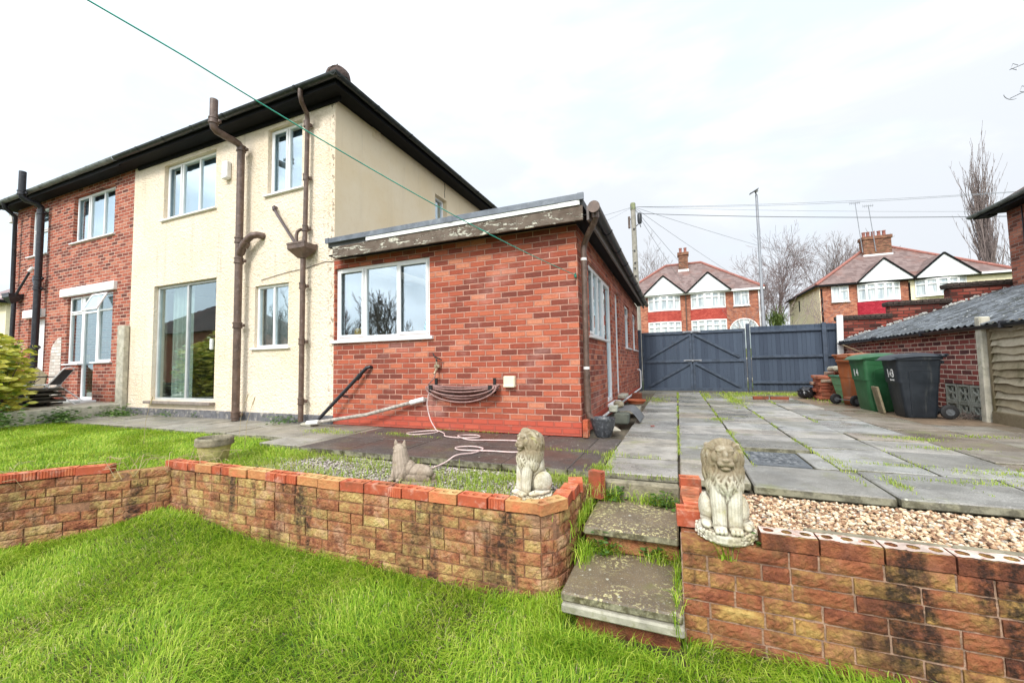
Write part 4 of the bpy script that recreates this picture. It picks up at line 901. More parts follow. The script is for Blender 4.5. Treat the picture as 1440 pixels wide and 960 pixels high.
tag(MB().box((-4.16, -.22, .02), (.22, .2, .05), bev=.015, jit=.01).build('gully_edging', CONC), 'small grey concrete gully surround where the waste pipes meet by the cream wall', 'gully')
m = MB(); m.box((-.905, -.035, .655), (.155, .07, .145), bev=.01); m.box((-.905, -.05, .60), (.15, .06, .03), bev=.006); m.build('wall_vent', VENTC, EX)
# tap
tp = thing('garden_tap', 'brass outdoor tap on the orange brick wall above the coiled hose', 'tap', (-1.98, -.05, .86))
BRASS = plain('dull_brass', (.45, .36, .25), .4, .2, metal=.6)
m = MB(); m.tube([(-1.98, 0, .87), (-1.98, -.09, .87)], .014, 8); m.tube([(-1.98, -.06, .93), (-1.98, -.06, .83), (-1.98, -.1, .79), (-1.98, -.12, .76)], .016, 8); m.box((-1.98, -.04, .87), (.085, .06, .05), bev=.01); m.build('tap_body', BRASS, tp)
m = MB(); m.tube([(-1.98, -.06, .93), (-1.98, -.06, .97)], .01, 8); m.box((-1.95, -.06, .975), (.11, .018, .014), Matrix.Rotation(.4, 3, 'Y')); m.tube([(-2.0, -.06, .98), (-2.04, -.06, 1.05)], .008, 6); m.build('tap_handle', BLKPL, tp)
# hose hanging on bracket
br = thing('hose_bracket', 'pair of black brackets holding the coiled hose on the orange brick wall', 'bracket', (-1.57, -.06, .58))
for xk in (-2.02, -1.13):
    m = MB(); m.box((xk, -.01, .60), (.035, .02, .2)); m.box((xk, -.08, .54), (.045, .16, .03)); m.box((xk, -.15, .57), (.05, .02, .09)); m.build('bracket_arm', BLKPL, br)
hs = thing('garden_hose', 'brown garden hose coiled on the wall brackets and trailing in loops over the dark slabs', 'hose', (-1.57, -.1, .5))
m = MB(); pts = []
for k in range(15):
    n = 40; a = .50+.03*math.sin(k*2.1); sag = .07+.0095*k; dy = -.04-.017*(k % 7); 
    for i in range(n):
        t = 2*PI*i/n; xx = -1.575+a*math.cos(t)*(1-.03*abs(math.sin(t))); s_ = math.sin(t); zz = .572+.012*(k % 4)+(s_*.012 if s_ > 0 else s_*sag*(.8+.2*abs(s_)))
        if s_ > 0: zz -= (.02+.004*k)*(1-((xx+1.575)/.5)**2)
        pts.append((xx, dy+.012*math.sin(3*t+k), zz))
m.tube(pts, .0105, 6); m.build('coil', HOSE, hs, smooth=3)
def smoothpts(P, n=8):
    P = [Vector(p) for p in P]; out = []
    for i in range(len(P)-1):
        p0 = P[max(i-1, 0)]; p1 = P[i]; p2 = P[i+1]; p3 = P[min(i+2, len(P)-1)]
        for k in range(n):
            t = k/n; out.append(.5*((2*p1)+(-p0+p2)*t+(2*p0-5*p1+4*p2-p3)*t*t+(-p0+3*p1-3*p2+p3)*t**3))
    out.append(P[-1]); return out
m = MB(); m.tube(smoothpts([(-1.97, -.11, .76), (-1.99, -.12, .70), (-2.08, -.11, .62), (-2.04, -.1, .58)]), .009, 6); m.build('tap_connection', HOSE, hs, smooth=3)
z0 = .009
m = MB(); m.tube(smoothpts([(-2.07, -.12, .5), (-2.09, -.13, .35), (-2.02, -.16, .16), (-1.92, -.19, .04), (-1.86, -.24, z0), (-1.95, -.42, z0), (-2.08, -.5, z0), (-2.2, -.42, z0), (-2.1, -.25, z0), (-1.9, -.2, .02), (-1.72, -.3, z0), (-1.6, -.47, z0), (-1.42, -.52, z0), (-1.27, -.5, z0), (-1.16, -.4, z0), (-1.25, -.3, z0), (-1.42, -.34, z0), (-1.40, -.5, .025), (-1.2, -.6, z0), (-.95, -.55, z0), (-.65, -.5, z0), (-.35, -.6, z0), (-.25, -.85, z0), (-.42, -1.05, z0), (-.7, -1.08, z0), (-1.0, -1.13, z0), (-1.12, -1.03, z0), (-1.0, -.93, z0), (-.83, -.98, z0), (-.8, -1.1, z0), (-.82, -1.22, z0), (-.9, -1.4, .02), (-.96, -1.52, -.03), (-1.02, -1.8, -.05)], 6), .0078, 6); m.build('trailing_length', HOSEP, hs, smooth=3)
# items inside the kitchen window
tag(MB().lathe([(0, 0), (.075, 0), (.08, .06), (.07, .12), (.03, .13), (0, .13)], (-3.55, .17, 1.36), 16).build('kitchen_pot', YELLOW, smooth=1), 'yellow pot standing inside the extension kitchen window', 'pot')
m = MB(); m.lathe([(0, 0), (.03, 0), (.032, .1), (.012, .14), (.012, .17), (0, .17)], (-2.3, .16, 1.36), 12); tag(m.build('soap_bottle', CYAN, smooth=1), 'blue soap bottle at the right end of the kitchen window sill', 'bottle')
tp2 = MB(); tp2.tube([(-2.62, .25, 1.3), (-2.62, .25, 1.52), (-2.62, .2, 1.56), (-2.62, .14, 1.53)], .012, 8); tag(tp2.build('kitchen_tap', ALU, smooth=1), 'chrome kitchen tap behind the extension window', 'tap')
# =================================================================== GATE, FENCES
gt = thing('driveway_gate', 'blue-grey boarded double gate with diagonal braces across the driveway', 'gate', (1.5, 8.1, 0))
for x0, x1, sgn in ((.1, 1.49, 1), (1.51, 2.87, -1)):
    m = MB(); x = x0+.04
    while x < x1-.02: m.box((x+.045, 8.13, .905), (min(.0925, x1-x), .018, 1.72), bev=.003); x += .093
    lf = m.build('gate_leaf', FENCE_I, gt)
    m = MB(); w = x1-x0
    for z in (1.725, .885, .06): m.box(((x0+x1)/2, 8.10, z), (w, .035, .085), bev=.005)
    m.box((x0+.03, 8.098, .9), (.06, .032, 1.7), bev=.005); m.box((x1-.03, 8.098, .9), (.06, .032, 1.7), bev=.005)
    for za, zb in ((.98, 1.66), (.13, .82)):
        a = Vector((x0+.16 if sgn > 0 else x1-.16, 8.09, za)); b = Vector((x1-.06 if sgn > 0 else x0+.06, 8.09, zb)); d = b-a
        m.box((a+b)/2, (d.length, .03, .07), Matrix.Rotation(-math.atan2(d.z, d.x), 3, 'Y'), .004)
    m.build('gate_frame', FENCE, lf)
m = MB()
for z in (1.735, .90): m.box((1.5, 8.07, z), (.48, .02, .045), bev=.004); m.tube([(1.32, 8.05, z+.005), (1.68, 8.05, z+.005)], .012, 6); m.box((1.5, 8.045, z), (.05, .03, .06))
m.build('bolt', GALV, gt)
for xx in (.04, 2.94): MB().box((xx, 8.1, .93 if xx < 1 else .95), (.085, .085, 1.86 if xx < 1 else 1.9), bev=.008).build('gate_post', FENCE, gt)
fn = thing('board_fence', 'blue-grey feather-edge board fence between the gate and the stepped brick wall', 'fence', (4, 7.95, 0))
m = MB(); x = 2.99
while x < 4.98:
    m.box((x+.05, 8.0, .92), (.103, .014, 1.76+random.uniform(-.006, .006)), Matrix.Rotation(.12, 3, 'Z'), .003); x += .098
m.build('boards', FENCE_I, fn)
for z in (1.66, .965, .27): MB().box((3.97, 7.955, z), (1.98, .045, .07), bev=.006).build('rail', FENCE, fn)
MB().box((4.64, 7.92, .9), (.095, .07, 1.84), bev=.008).build('post', FENCE, fn)
tag(MB().box((4.91, 7.76, 1.0), (.13, .06, 1.95), Matrix.Rotation(.03, 3, 'Y'), .01).build('white_post', WHITEP), 'tall white painted post at the end of the blue-grey fence', 'post')
# stepped boundary wall
sw = thing('boundary_wall', 'dark mossy brick wall stepping up towards the house on the right', 'wall', (6.6, 8, 0))
COPE = plain('dark_mossy_coping', (.07, .05, .042), .95, .4, 10, 1, 50, .01, dirt=(.03, .03, .02), dirt_amt=.8)
for a, b, z in ((5.02, 6.04, 1.93), (6.04, 7.17, 2.23), (7.17, 9.2, 2.58)):
    MB().box(((a+b)/2, 8.12, z/2-.1), (b-a-.002, .24, z-.1+.2-.06)).build('wall_panel', STP, sw)
    m = MB(); x = a-.06
    while x < b-.02: m.box((x+.055, 8.11, z+.0), (.104, .34, .085), bev=.012, jit=.004); x += .11
    m.box(((a+b)/2-.02, 8.11, z-.055), (b-a+.05, .3, .03)); m.build('coping', COPE, sw)
# garage / lean-to
ga = thing('lean_to_outbuilding', 'low brick outbuilding with a mossy grey corrugated lean-to roof behind the bins', 'outbuilding', (6.5, 5, 0))
m = MB(); m.box((5.13, 5.42, .87), (.22, 5.1, .82)); m.box((5.13, 5.89, .23), (.218, 4.16, .5)); m.box((8.0, 3.0, .9), (.1, 9.5, 1.8)); m.box((5.25, .9, .62), (.2, 4.0, 1.2)); m.build('wall', GAR, ga)
SCRN = plain('grey_screen_block', (.36, .37, .32), .9, .25, 12, .6, 60, .003, dirt=(.16, .17, .1), dirt_amt=.5)
for iy in range(4):
    for iz in range(2):
        y0, z0 = 2.62+iy*.292, -.09+iz*.272; s = .27; cx, cy, cz = 5.06, y0+s/2+.01, z0+s/2
        m = MB(); t = .028
        m.box((cx, cy-s/2+t/2, cz), (.09, t, s)); m.box((cx, cy+s/2-t/2, cz), (.09, t, s)); m.box((cx, cy, cz-s/2+t/2), (.09, s-2*t, t)); m.box((cx, cy, cz+s/2-t/2), (.09, s-2*t, t))
        for q in range(4):
            an = PI/4+q*PI/2; L = s*.6
            for sg in (-1, 1):
                P = [Vector((cx-.02, cy+math.cos(an)*L*u_-math.sin(an)*sg*.042*math.sin(PI*u_), cz+math.sin(an)*L*u_+math.cos(an)*sg*.042*math.sin(PI*u_))) for u_ in np.linspace(0.02, 1, 7)]
                m.tube(P, .0125, 5)
        m.build('screen_block', SCRN, ga)
m = MB(); m.box((5.2, 3.2, .19), (.02, 1.3, .6)); m.build('dark_backing', DARKIN, ga)
# corrugated roof, ribs run up the slope
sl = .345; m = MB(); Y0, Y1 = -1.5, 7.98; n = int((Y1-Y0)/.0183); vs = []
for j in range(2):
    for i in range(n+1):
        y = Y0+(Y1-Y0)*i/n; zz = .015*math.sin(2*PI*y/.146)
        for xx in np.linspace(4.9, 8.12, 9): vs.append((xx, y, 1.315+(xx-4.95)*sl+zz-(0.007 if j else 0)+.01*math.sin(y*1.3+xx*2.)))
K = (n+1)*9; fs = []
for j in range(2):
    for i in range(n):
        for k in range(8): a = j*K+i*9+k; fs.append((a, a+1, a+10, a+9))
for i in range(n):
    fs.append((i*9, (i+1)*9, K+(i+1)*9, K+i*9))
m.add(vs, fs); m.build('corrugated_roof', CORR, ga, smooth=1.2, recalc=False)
m = MB(); gps = [(a*.8, b*.8) for a, b in gp]; m.sweep(gps, (4.9, -1.5, 1.29), (4.9, 7.85, 1.27), (-1, 0, 0), (0, 0, 1))
for y in (.4, 2.2, 4.0, 5.8, 7.6): m.box((4.9, y, 1.27), (.13, .03, .1), bev=.01)
m.build('gutter', BLACKP, ga, smooth=.6)
MB().box((5.05, 5.0, 1.265), (.1, 6.0, .06)).build('wall_plate', plain('pale_cement_band', (.45, .38, .28), .9), ga)
m = MB()
for i in range(70):
    t = random.random(); xx = 5.1+t*3.0; m.box((xx, 7.93+random.uniform(-.05, .03), 1.33+(xx-4.95)*sl+random.uniform(0, .02)), [random.uniform(.02, .06) for _ in range(3)], Matrix.Rotation(random.uniform(0, 3), 3, (1, .3, .6)))
m.build('flashing_debris', plain('pale_broken_mortar', (.5, .5, .47), .9, .4, 20), ga)['kind'] = 'stuff'
# right neighbour house
nb = thing('neighbouring_house', 'tall red brick house wall with dark eaves at the right edge, above the corrugated roof', 'house', (10, 4, 0))
m = MB(); m.box((10.2, 2.0, 2.09), (4.0, 11.8, 4.22)); m.build('wall', NBH, nb)
m = MB(); e = [(7.86, 8.25), (7.86, -5), (12.5, -5), (12.5, 8.25)]
v = [(x, y, 4.24) for x, y in e]+[(10.2, 6.0, 5.95), (10.2, -2.7, 5.95)]; m.add(v, [(0, 1, 2, 3), (0, 1, 5, 4), (1, 2, 5), (2, 3, 4, 5), (3, 0, 4)]); m.build('roof', TILED, nb)
MB().box((8.03, 1.9, 4.19), (.34, 12.1, .05)).build('soffit', SOFFIT, nb); MB().box((7.86, 1.9, 4.2), (.03, 12.4, .13)).build('fascia', SOFFIT, nb)
MB().box((8.0, 8.2, 4.2), (.3, .25, .06)).build('eave_end', SOFFIT, nb)
gutter(nb, (7.8, -5, 4.27), (7.8, 8.35, 4.25), (-1, 0, 0), GUTW)
m = MB(); m.tube([(8.19, 7.45, 4.15), (8.185, 7.45, 2.0)], .012, 5); m.build('cable', BLACKP, nb)
# tv aerial on that house (only its tip shows)
ae = thing('television_aerial', 'thin metal television aerial with looped elements at the top right corner', 'aerial', (9.45, 8.6, 4))
m = MB(); A0 = Vector((9.25, 8.95, 7.42))
m.tube([(9.75, 8.6, 4.6), (9.75, 8.6, 8.5)], .018, 6); m.tube([(9.75, 8.6, 7.5), (9.12, 9.1, 7.36)], .01, 6); m.tube([(9.75, 8.6, 8.1), (9.1, 9.0, 8.05)], .01, 6); m.build('mast', GALV, ae)
m = MB(); 
for (c, w, h) in (((9.3, 8.95, 7.45), .12, .1), ((9.2, 9.0, 8.1), .1, .09)):
    c = Vector(c); P = [c+rt*w*math.cos(t)+up*h*math.sin(t)+rt*.0 for t in np.linspace(.5, .5+2*PI, 5)]; MB().tube(P, .008, 5).build('element', GALV, ae)
m.tube([Vector((9.1, 9.0, 7.42))+rt*.2*math.cos(t)+up*.14*math.sin(t) for t in np.linspace(PI*1.05, PI*1.7, 8)], .008, 5); m.build('element', GALV, ae)
# waney lap fence + concrete post (right edge)
wf = thing('waney_lap_fence', 'weathered brown horizontal overlap fence panel beside the concrete post at the right edge', 'fence', (5, 1.6, 0))
m = MB(); z = .02
while z < 1.26:
    n = 28; vs = []; ph = random.uniform(0, 6)
    for i in range(n+1):
        y = 2.62-i*3.9/n; w1_ = .012*math.sin(y*7+ph)+.008*math.sin(y*17+ph*2)
        for (dx, zz) in ((-.052, z+w1_), (-.010, z+.125), (.004, z+.125), (-.034, z+w1_-.004)): vs.append((5.0+dx, y, zz))
    fs = [(i*4+k, i*4+(k+1) % 4, i*4+4+(k+1) % 4, i*4+4+k) for i in range(n) for k in range(4)]+[(0, 1, 2, 3), (n*4, n*4+1, n*4+2, n*4+3)]
    m.add(vs, fs); z += .098
m.build('slats', TIMB, wf)
m = MB(); m.box((4.97, .67, 1.30), (.07, 3.9, .04), bev=.006); m.box((4.95, .7, .66), (.05, .06, 1.26), bev=.005); m.box((4.97, 2.61, .66), (.05, .045, 1.26), bev=.005); m.box((4.96, .67, .06), (.07, 3.9, .17), bev=.01); m.build('frame', TIMB, wf)
tag(MB().box((4.95, 2.71, .68), (.11, .12, 1.46), Matrix.Rotation(.01, 3, 'X'), .012, .004).build('concrete_post', CONCP), 'mossy concrete fence post between the brick outbuilding and the weathered panel fence', 'post')
# =================================================================== BINS
def wheelie(name, label, mat, loc, rz, lidopen=0, H_=.90, number=True, lean=0, sc_=1.0):
    t = thing(name, label, 'wheelie bin', (0, 0, 0), 'wheelie bins lined up beside the brick outbuilding')
    m = MB(); n = 28
    def ring(cx, hx, hy, z, rr=.045):
        out = []
        for (sx, sy, a0) in ((1, 1, 0), (-1, 1, PI/2), (-1, -1, PI), (1, -1, 3*PI/2)):
            for k in range(5): a = a0+k*PI/8; out.append((cx+sx*(hx-rr)+rr*math.cos(a), sy*(hy-rr)+rr*math.sin(a), z))
        return out
    prof = [(-.015, .17, .18, 0), (-.02, .18, .19, .03), (-.028, .205, .205, .30), (-.035, .238, .225, .66), (-.037, .243, .23, .74), (-.037, .252, .238, .745), (-.04, .258, .243, .83), (-.04, .275, .262, .835), (-.04, .277, .264, .875)]
    R = [ring(cx, hx, hy, z*H_/.9) for cx, hx, hy, z in prof]; k = 20
    R.append(ring(-.04, .255, .243, .875*H_/.9)); R.append(ring(-.035, .235, .22, .5*H_/.9))
    vs = [v for r in R for v in r]; fs = [(i*k+j, i*k+(j+1) % k, (i+1)*k+(j+1) % k, (i+1)*k+j) for i in range(len(R)-1) for j in range(k)]+[tuple(range(k)), tuple(range((len(R)-1)*k, len(R)*k))]
    m.add(vs, fs)
    m.box((.215, 0, .80*H_/.9), (.12, .36, .05), bev=.015); m.box((.17, 0, .10), (.10, .26, .12), bev=.03)
    m.build('body', mat, t, smooth=.7)
    g = MB()   # raised rib outlining the side recess
    for sy in (-1, 1):
        P = [(-.13, sy*.199, .05), (-.145, sy*.216, .45), (-.155, sy*.2305, .64), (-.13, sy*.232, .675), (-.05, sy*.233, .69), (.06, sy*.2325, .685), (.10, sy*.232, .665)]
        g.tube(smoothpts([(a, b, c*H_/.9) for a, b, c in P], 4), .006, 6)
    P = [(-.262, -.10, .5), (-.266, -.1, .56), (-.267, -.07, .58), (-.267, .07, .58), (-.266, .1, .56), (-.262, .1, .5)]; g.tube([(a+.004, b, c) for a, b, c in P], .005, 6)
    g.build('moulded_rib', mat, t, smooth=1)
    # lid: domed shell, hinge at +x
    l = MB(); nu, nv = 12, 8; vs = []
    for j in (0, 1):
        for i in range(nu+1):
            for q in range(nv+1):
                u_ = -.345+.60*i/nu; v_ = -.275+.55*q/nv; e_ = (1-abs(2*q/nv-1)**4)*(1-abs(2*i/nu-1)**6)
                z_ = .012+.035*e_+.012*math.sin(PI*i/nu)-.03*(1-i/nu)**3*1.2
                if i in (0, nu) or q in (0, nv): z_ -= .022
                vs.append((u_-.02, v_, z_-(.008 if j else 0)))
    K = (nu+1)*(nv+1); fs = []
    for j in (0, 1):
        for i in range(nu):
            for q in range(nv): a = j*K+i*(nv+1)+q; fs.append((a, a+1, a+nv+2, a+nv+1))
    l.add(vs, fs)
    RR = Matrix.Rotation(-lidopen, 3, 'Y'); hp = Vector((.235, 0, 0)); base = Vector((.235, 0, .885*H_/.9))
    l.v = [tuple(base+RR @ (Vector(v)-hp)) for v in l.v]
    l.build('lid', mat, t, smooth=.9)
    h = MB(); h.tube([(.30, -.2, .905*H_/.9), (.30, .2, .905*H_/.9)], .016, 10); h.box((.27, -.17, .89*H_/.9), (.07, .03, .05), bev=.01); h.box((.27, .17, .89*H_/.9), (.07, .03, .05), bev=.01); h.build('handle_bar', mat, t, smooth=.9)
    for sy in (-1, 1):
        w = MB(); w.lathe([(.05, -.026), (.085, -.028), (.1, -.018), (.1, .018), (.085, .028), (.05, .026)], (.255, sy*.235, .1), 24, axis='y'); wo = w.build('wheel', RUBBER, t, smooth=.7)
        w = MB(); w.lathe([(0, -.02), (.014, -.022), (.018, -.012), (.05, -.014), (.052, -.024), (.055, -.024), (.055, .024), (.052, .024), (.05, .014), (.018, .012), (.014, .022), (0, .02)], (.255, sy*.235, .1), 20, axis='y')
        for q in range(6): a = q*PI/3; w.box((.255+.033*math.cos(a), sy*.235, .1+.033*math.sin(a)), (.04, .036, .008), Matrix.Rotation(-a, 3, 'Y'))
        w.build('hub', HUBG, wo, smooth=.5)
    a = MB(); a.tube([(.255, -.22, .1), (.255, .22, .1)], .01, 8); a.build('axle', HUBG, t)
    if number:
        for txt, sz, yy, zz, sx in number:
            cu = bpy.data.curves.new('lettering', 'FONT'); cu.body = txt; cu.size = sz; cu.align_x = 'CENTER'; cu.extrude = .0012; cu.offset = .004 if sz > .06 else .0008
            tmp = bpy.data.objects.new('lettering', cu); me = bpy.data.meshes.new_from_object(tmp); bpy.data.objects.remove(tmp); o = bpy.data.objects.new('lettering', me); COL.objects.link(o)
            me.materials.append(WHITEP); o.parent = t; o.scale = (sx, 1, 1)
            zf = zz*H_/.9; hx = .205+(.238-.205)*(zz-.3)/.36; cxx = -.028-.007*(zz-.3)/.36
            o.rotation_euler = (PI/2+.11*0, 0, -PI/2); o.location = (cxx-hx-.010, yy, zf)
            o.rotation_euler = (PI/2+.1, 0, -PI/2); o.location.x -= .004
    t.location = loc; t.rotation_euler = (0, lean, rz); t.scale = (sc_,)*3
    return t
wheelie('wheelie_bin', 'dark slate wheelie bin with white house number 143, nearest the camera', BINK, (4.36, 3.09, -.005), 0, number=[('1', .17, .055, .585, .95), ('4', .10, -.01, .60, .85), ('3', .17, -.075, .585, .95), ('Sandwell', .036, -.03, .53, 1.)], H_=.905)
wheelie('wheelie_bin', 'green wheelie bin standing between the slate bin and the brown bin', BING, (4.20, 3.86, -.005), .12, number=[('1', .16, .08, .57, .9), ('4', .15, -.0, .58, .8)], H_=.92)
wheelie('wheelie_bin', 'brown garden-waste bin at the far end of the row with its wheels turned outward', BINO, (4.24, 4.78, -.005), PI*1.12, number=False, H_=.94)
tag(MB().box((4.05, 3.46, .21), (.03, .2, .42), Matrix.Rotation(-.18, 3, 'Y'), .004).build('timber_offcut', TIMB), 'short weathered board standing between the green and slate bins', 'board')
tag(MB().box((4.33, 5.0, 1.02), (.5, .06, .015), Matrix.Rotation(.5, 3, 'Y'), .003).build('stick', TIMB), 'pale wooden batten poking up behind the brown bin', 'batten')
gb_ = thing('storage_box', 'pale green plastic storage box beside the brick rubble and brown bin', 'box', (4.35, 5.3, 0))
m = MB(); m.add([(4.16-.0, 5.0, 0), (4.6, 5.0, 0), (4.6, 5.55, 0), (4.16, 5.55, 0), (4.05, 4.93, .50), (4.65, 4.93, .50), (4.65, 5.62, .50), (4.05, 5.62, .50)], [(0, 1, 2, 3), (4, 5, 6, 7), (0, 1, 5, 4), (1, 2, 6, 5), (2, 3, 7, 6), (3, 0, 4, 7)])
for z in (.12, .24, .36): m.box((4.34, 4.965-.07*(z-.25)*0, z), (.54, .08, .018)); m.box((4.11-.22*(z-.25), 5.27, z), (.03, .56, .018))
m.build('body', BOXG, gb_); MB().box((4.35, 5.28, .515), (.66, .74, .035), bev=.01).build('rim', plain('dark_green_rim', (.03, .16, .08), .5), gb_)
# rubble pier
rb = thing('brick_pier', 'broken-down brick pier and heaped bricks at the foot of the blue-grey fence', 'brick pier', (4.2, 6.1, 0))
m = MB()
m.box((4.2, 6.06, .26), (.56, .5, .5))
for k in range(8):
    z = .04+k*.073
    for j in range(3):
        for i in range(3):
            if k == 7 and random.random() < .5: continue
            m.box((3.98+i*.21+(.06 if k % 2 else 0)+random.uniform(-.02, .02), 5.86+j*.2+random.uniform(-.03, .02), z), (.205, .16, .066), Matrix.Rotation(random.uniform(-.1, .1), 3, 'Z'), .008, .004)
for i in range(12): m.box((4.5+random.uniform(-.2, .2), 5.8+random.uniform(-.2, .4), .6+random.uniform(-.03, .05)), (.2, .1, .066), Matrix.Rotation(random.uniform(0, 3), 3, (random.random(), .3, 1)), .008, .004)
m.build('brickwork', RUB, rb)
tag(MB().box((4.32, 5.95, .66), (.36, .3, .11), Matrix.Rotation(.15, 3, 'Z'), .035, .01).build('concrete_lump', CONC), 'grey concrete lump lying on top of the brick pier', 'concrete block')
bm_ = bmesh.new(); bmesh.ops.create_icosphere(bm_, subdivisions=4, radius=.17)
for v_ in bm_.verts: v_.co *= 1+.16*math.sin(v_.co.x*40+v_.co.z*25)*math.cos(v_.co.y*38); v_.co.z *= .8; v_.co.z += .11
me = bpy.data.meshes.new('bin_bag'); bm_.to_mesh(me); bm_.free(); me.materials.append(plain('shiny_black_bag', (.012, .012, .014), .22, .2)); me.shade_smooth(); bag = bpy.data.objects.new('bin_bag', me); COL.objects.link(bag); bag.location = (3.78, 6.25, 0); tag(bag, 'crumpled shiny black bag on the ground left of the brick pier', 'bin bag')
for i, (bx_, by_, ll, nm) in enumerate(((2.78, 5.7, .1, 'left'), (3.12, 5.62, .0, 'right'))):
    tag(MB().box((bx_, by_, .035), (.3 if i == 0 else .34, .1, .068), Matrix.Rotation(.06-i*.1, 3, 'Z'), .006, .003).build('loose_brick', RUB), ['left of two loose orange bricks lying in the weeds by the gate', 'right of two loose orange bricks lying in the weeds by the gate'][i], 'brick')
# debris near bin wheel
m = MB()
for i in range(60): 
    c = Vector((4.86+random.gauss(0, .09), 2.93+random.gauss(0, .06), .01+random.random()*.05)); d = Vector((random.gauss(0, 1), random.gauss(0, 1), random.gauss(0, .5))).normalized()*.07; m.tube([c-d, c, c+d+Vector((0, 0, .01))], .003, 4)
tag(m.build('dry_twigs', BARK), 'small heap of dry twigs beside the slate bin wheel', 'twigs')
# =================================================================== BY THE SIDE WALL
pt = thing('plant_pot', 'speckled dark grey glazed pot under the corner downpipe', 'plant pot', (.24, .08, 0))
m = MB(); m.lathe([(0, .0), (.085, 0), (.095, .02), (.135, .14), (.142, .205), (.146, .215), (.142, .226), (.130, .22), (.124, .17), (0, .16)], (.24, .08, 0), 30); m.build('pot_body', GREYPOT, pt, smooth=1)
MB().lathe([(0, .185), (.124, .19)], (.24, .08, 0), 24).build('earth', SOIL, pt)
t_ = thing('loose_brick', 'ribbed orange brick standing on end below the corner downpipe', 'brick', (.085, -.03, 0)); b_ = cap_brick(t_, (.062, -.035, .108), 0, 'ribbed', CAPB, L=.2, W=.1, H=.06, upright=True); b_.name = 'brick_body'
tag(MB().box((.33, 1.12, .09), (.2, .24, .15), None, .02, .004).build('doorstep_block', plain('dark_green_concrete', (.09, .1, .08), .8, .3, 12, .6)), 'dark green-grey block used as a step outside the glazed door', 'block')
m = MB(); n = 10; vs = []
for i in range(n+1):
    t = i/n; xx = .24+.32*t; zz = .172+.01*math.sin(t*PI) if t < .55 else .18-.165*((t-.55)/.45)**1.4
    for yy in (1.2, 1.42+.5): vs += [(xx, yy+.06*t, zz), (xx, yy+.06*t, zz+.012)]
fs = [(i*4+a, i*4+b, i*4+4+b, i*4+4+a) for i in range(n) for a, b in ((0, 1), (1, 3), (3, 2), (2, 0))]; m.add(vs, fs+[(0, 1, 3, 2)]); tag(m.build('rubber_mat', MATG, smooth=.8), 'grey ribbed rubber mat draped over the doorstep blocks', 'mat')
tag(MB().box((.2, 1.2, .21), (.12, .14, .09), None, .012, .004).build('small_block', plain('pale_green_concrete', (.42, .44, .36), .9, .3, 14)), 'small pale concrete block on the doorstep block', 'block')
tag(MB().box((.22, 1.6, .23), (.14, .2, .1), Matrix.Rotation(.3, 3, 'Z'), .03, .012).build('stone_lump', STONERIM), 'rough mossy stone lump by the glazed door', 'stone')
tag(MB().box((.26, .62, .012), (.16, .3, .014), Matrix.Rotation(.35, 3, 'Z'), .003).build('tile_offcut', CONCP), 'flat pale tile offcut on the ground beside the grey pot', 'tile')
tag(MB().box((.3, 2.6, .045), (.3, .7, .07), None, .01, .003).build('paving_block', CONC), 'grey paving block lying against the wall beyond the mat', 'paving block')
m = MB(); m.lathe([(0, .0), (.15, 0), (.19, .06), (.20, .06), (.2, .08), (.185, .08), (.15, .02), (0, .02)], (.25, 4.1, .01), 26); tag(m.build('plant_saucer', TERRA, smooth=.8), 'terracotta saucer on the ground by the white waste pipe', 'saucer')
tag(MB().box((.2, 4.9, .09), (.2, .25, .16), bev=.01).build('brick_stack', RUB), 'orange bricks stacked against the side wall behind the saucer', 'bricks')
tag(MB().box((.74, 1.0, .012), (.05, .035, .015), Matrix.Rotation(.4, 3, 'Z'), .006, .006).build('dead_leaf', LEAFR), 'small dark red leaf on the grey paving near the side door', 'leaf')
# clothes line and hook
hk = tag(MB().tube([(-.03, 0, 1.94), (-.03, -.04, 1.94), (-.01, -.05, 1.96)], .008, 6).box((-.02, -.03, 1.93), (.03, .04, .05), bev=.01).build('line_hook', plain('green_hook', (.03, .22, .15), .5)), 'green hook on the extension corner holding the clothes line', 'hook')
A = Vector((-.02, -.04, 1.94)); B = Vector((-1.376, -3.519, 2.605)); P = []
for i in range(41):
    t = 1.28*i/40; p = A.lerp(B, t); p.z -= .30*t*(1.0-t)*(1 if t < 1 else .3); P.append(p)
tag(MB().tube(P, .0042, 6).tube([P[12], P[12]+Vector((.004, -.012, .0)), P[13]], .006, 5).build('clothes_line', LINE, smooth=3), 'thin green clothes line crossing the sky from the top left to the extension corner', 'clothes line')
# =================================================================== STONE POT ON THE LAWN
sp_ = thing('stone_planter', 'round mossy yellow stone planter with a grey rim at the edge of the upper lawn', 'planter', (-3.27, -2.16, -.06))
MB().lathe([(0, 0), (.105, 0), (.118, .02), (.13, .09), (.146, .165), (.14, .17)], (-3.29, -2.12, -.05), 30, noise=.01).build('bowl', STONEPOT, sp_, smooth=1)
MB().lathe([(.14, .165), (.162, .168), (.168, .19), (.160, .205), (.167, .22), (.160, .24), (.146, .246), (.132, .235), (.13, .17)], (-3.29, -2.12, -.05), 32, noise=.01).build('rim', STONERIM, sp_, smooth=1)
MB().lathe([(0, .185), (.133, .19)], (-3.29, -2.12, -.05), 20).build('earth', SOIL, sp_)
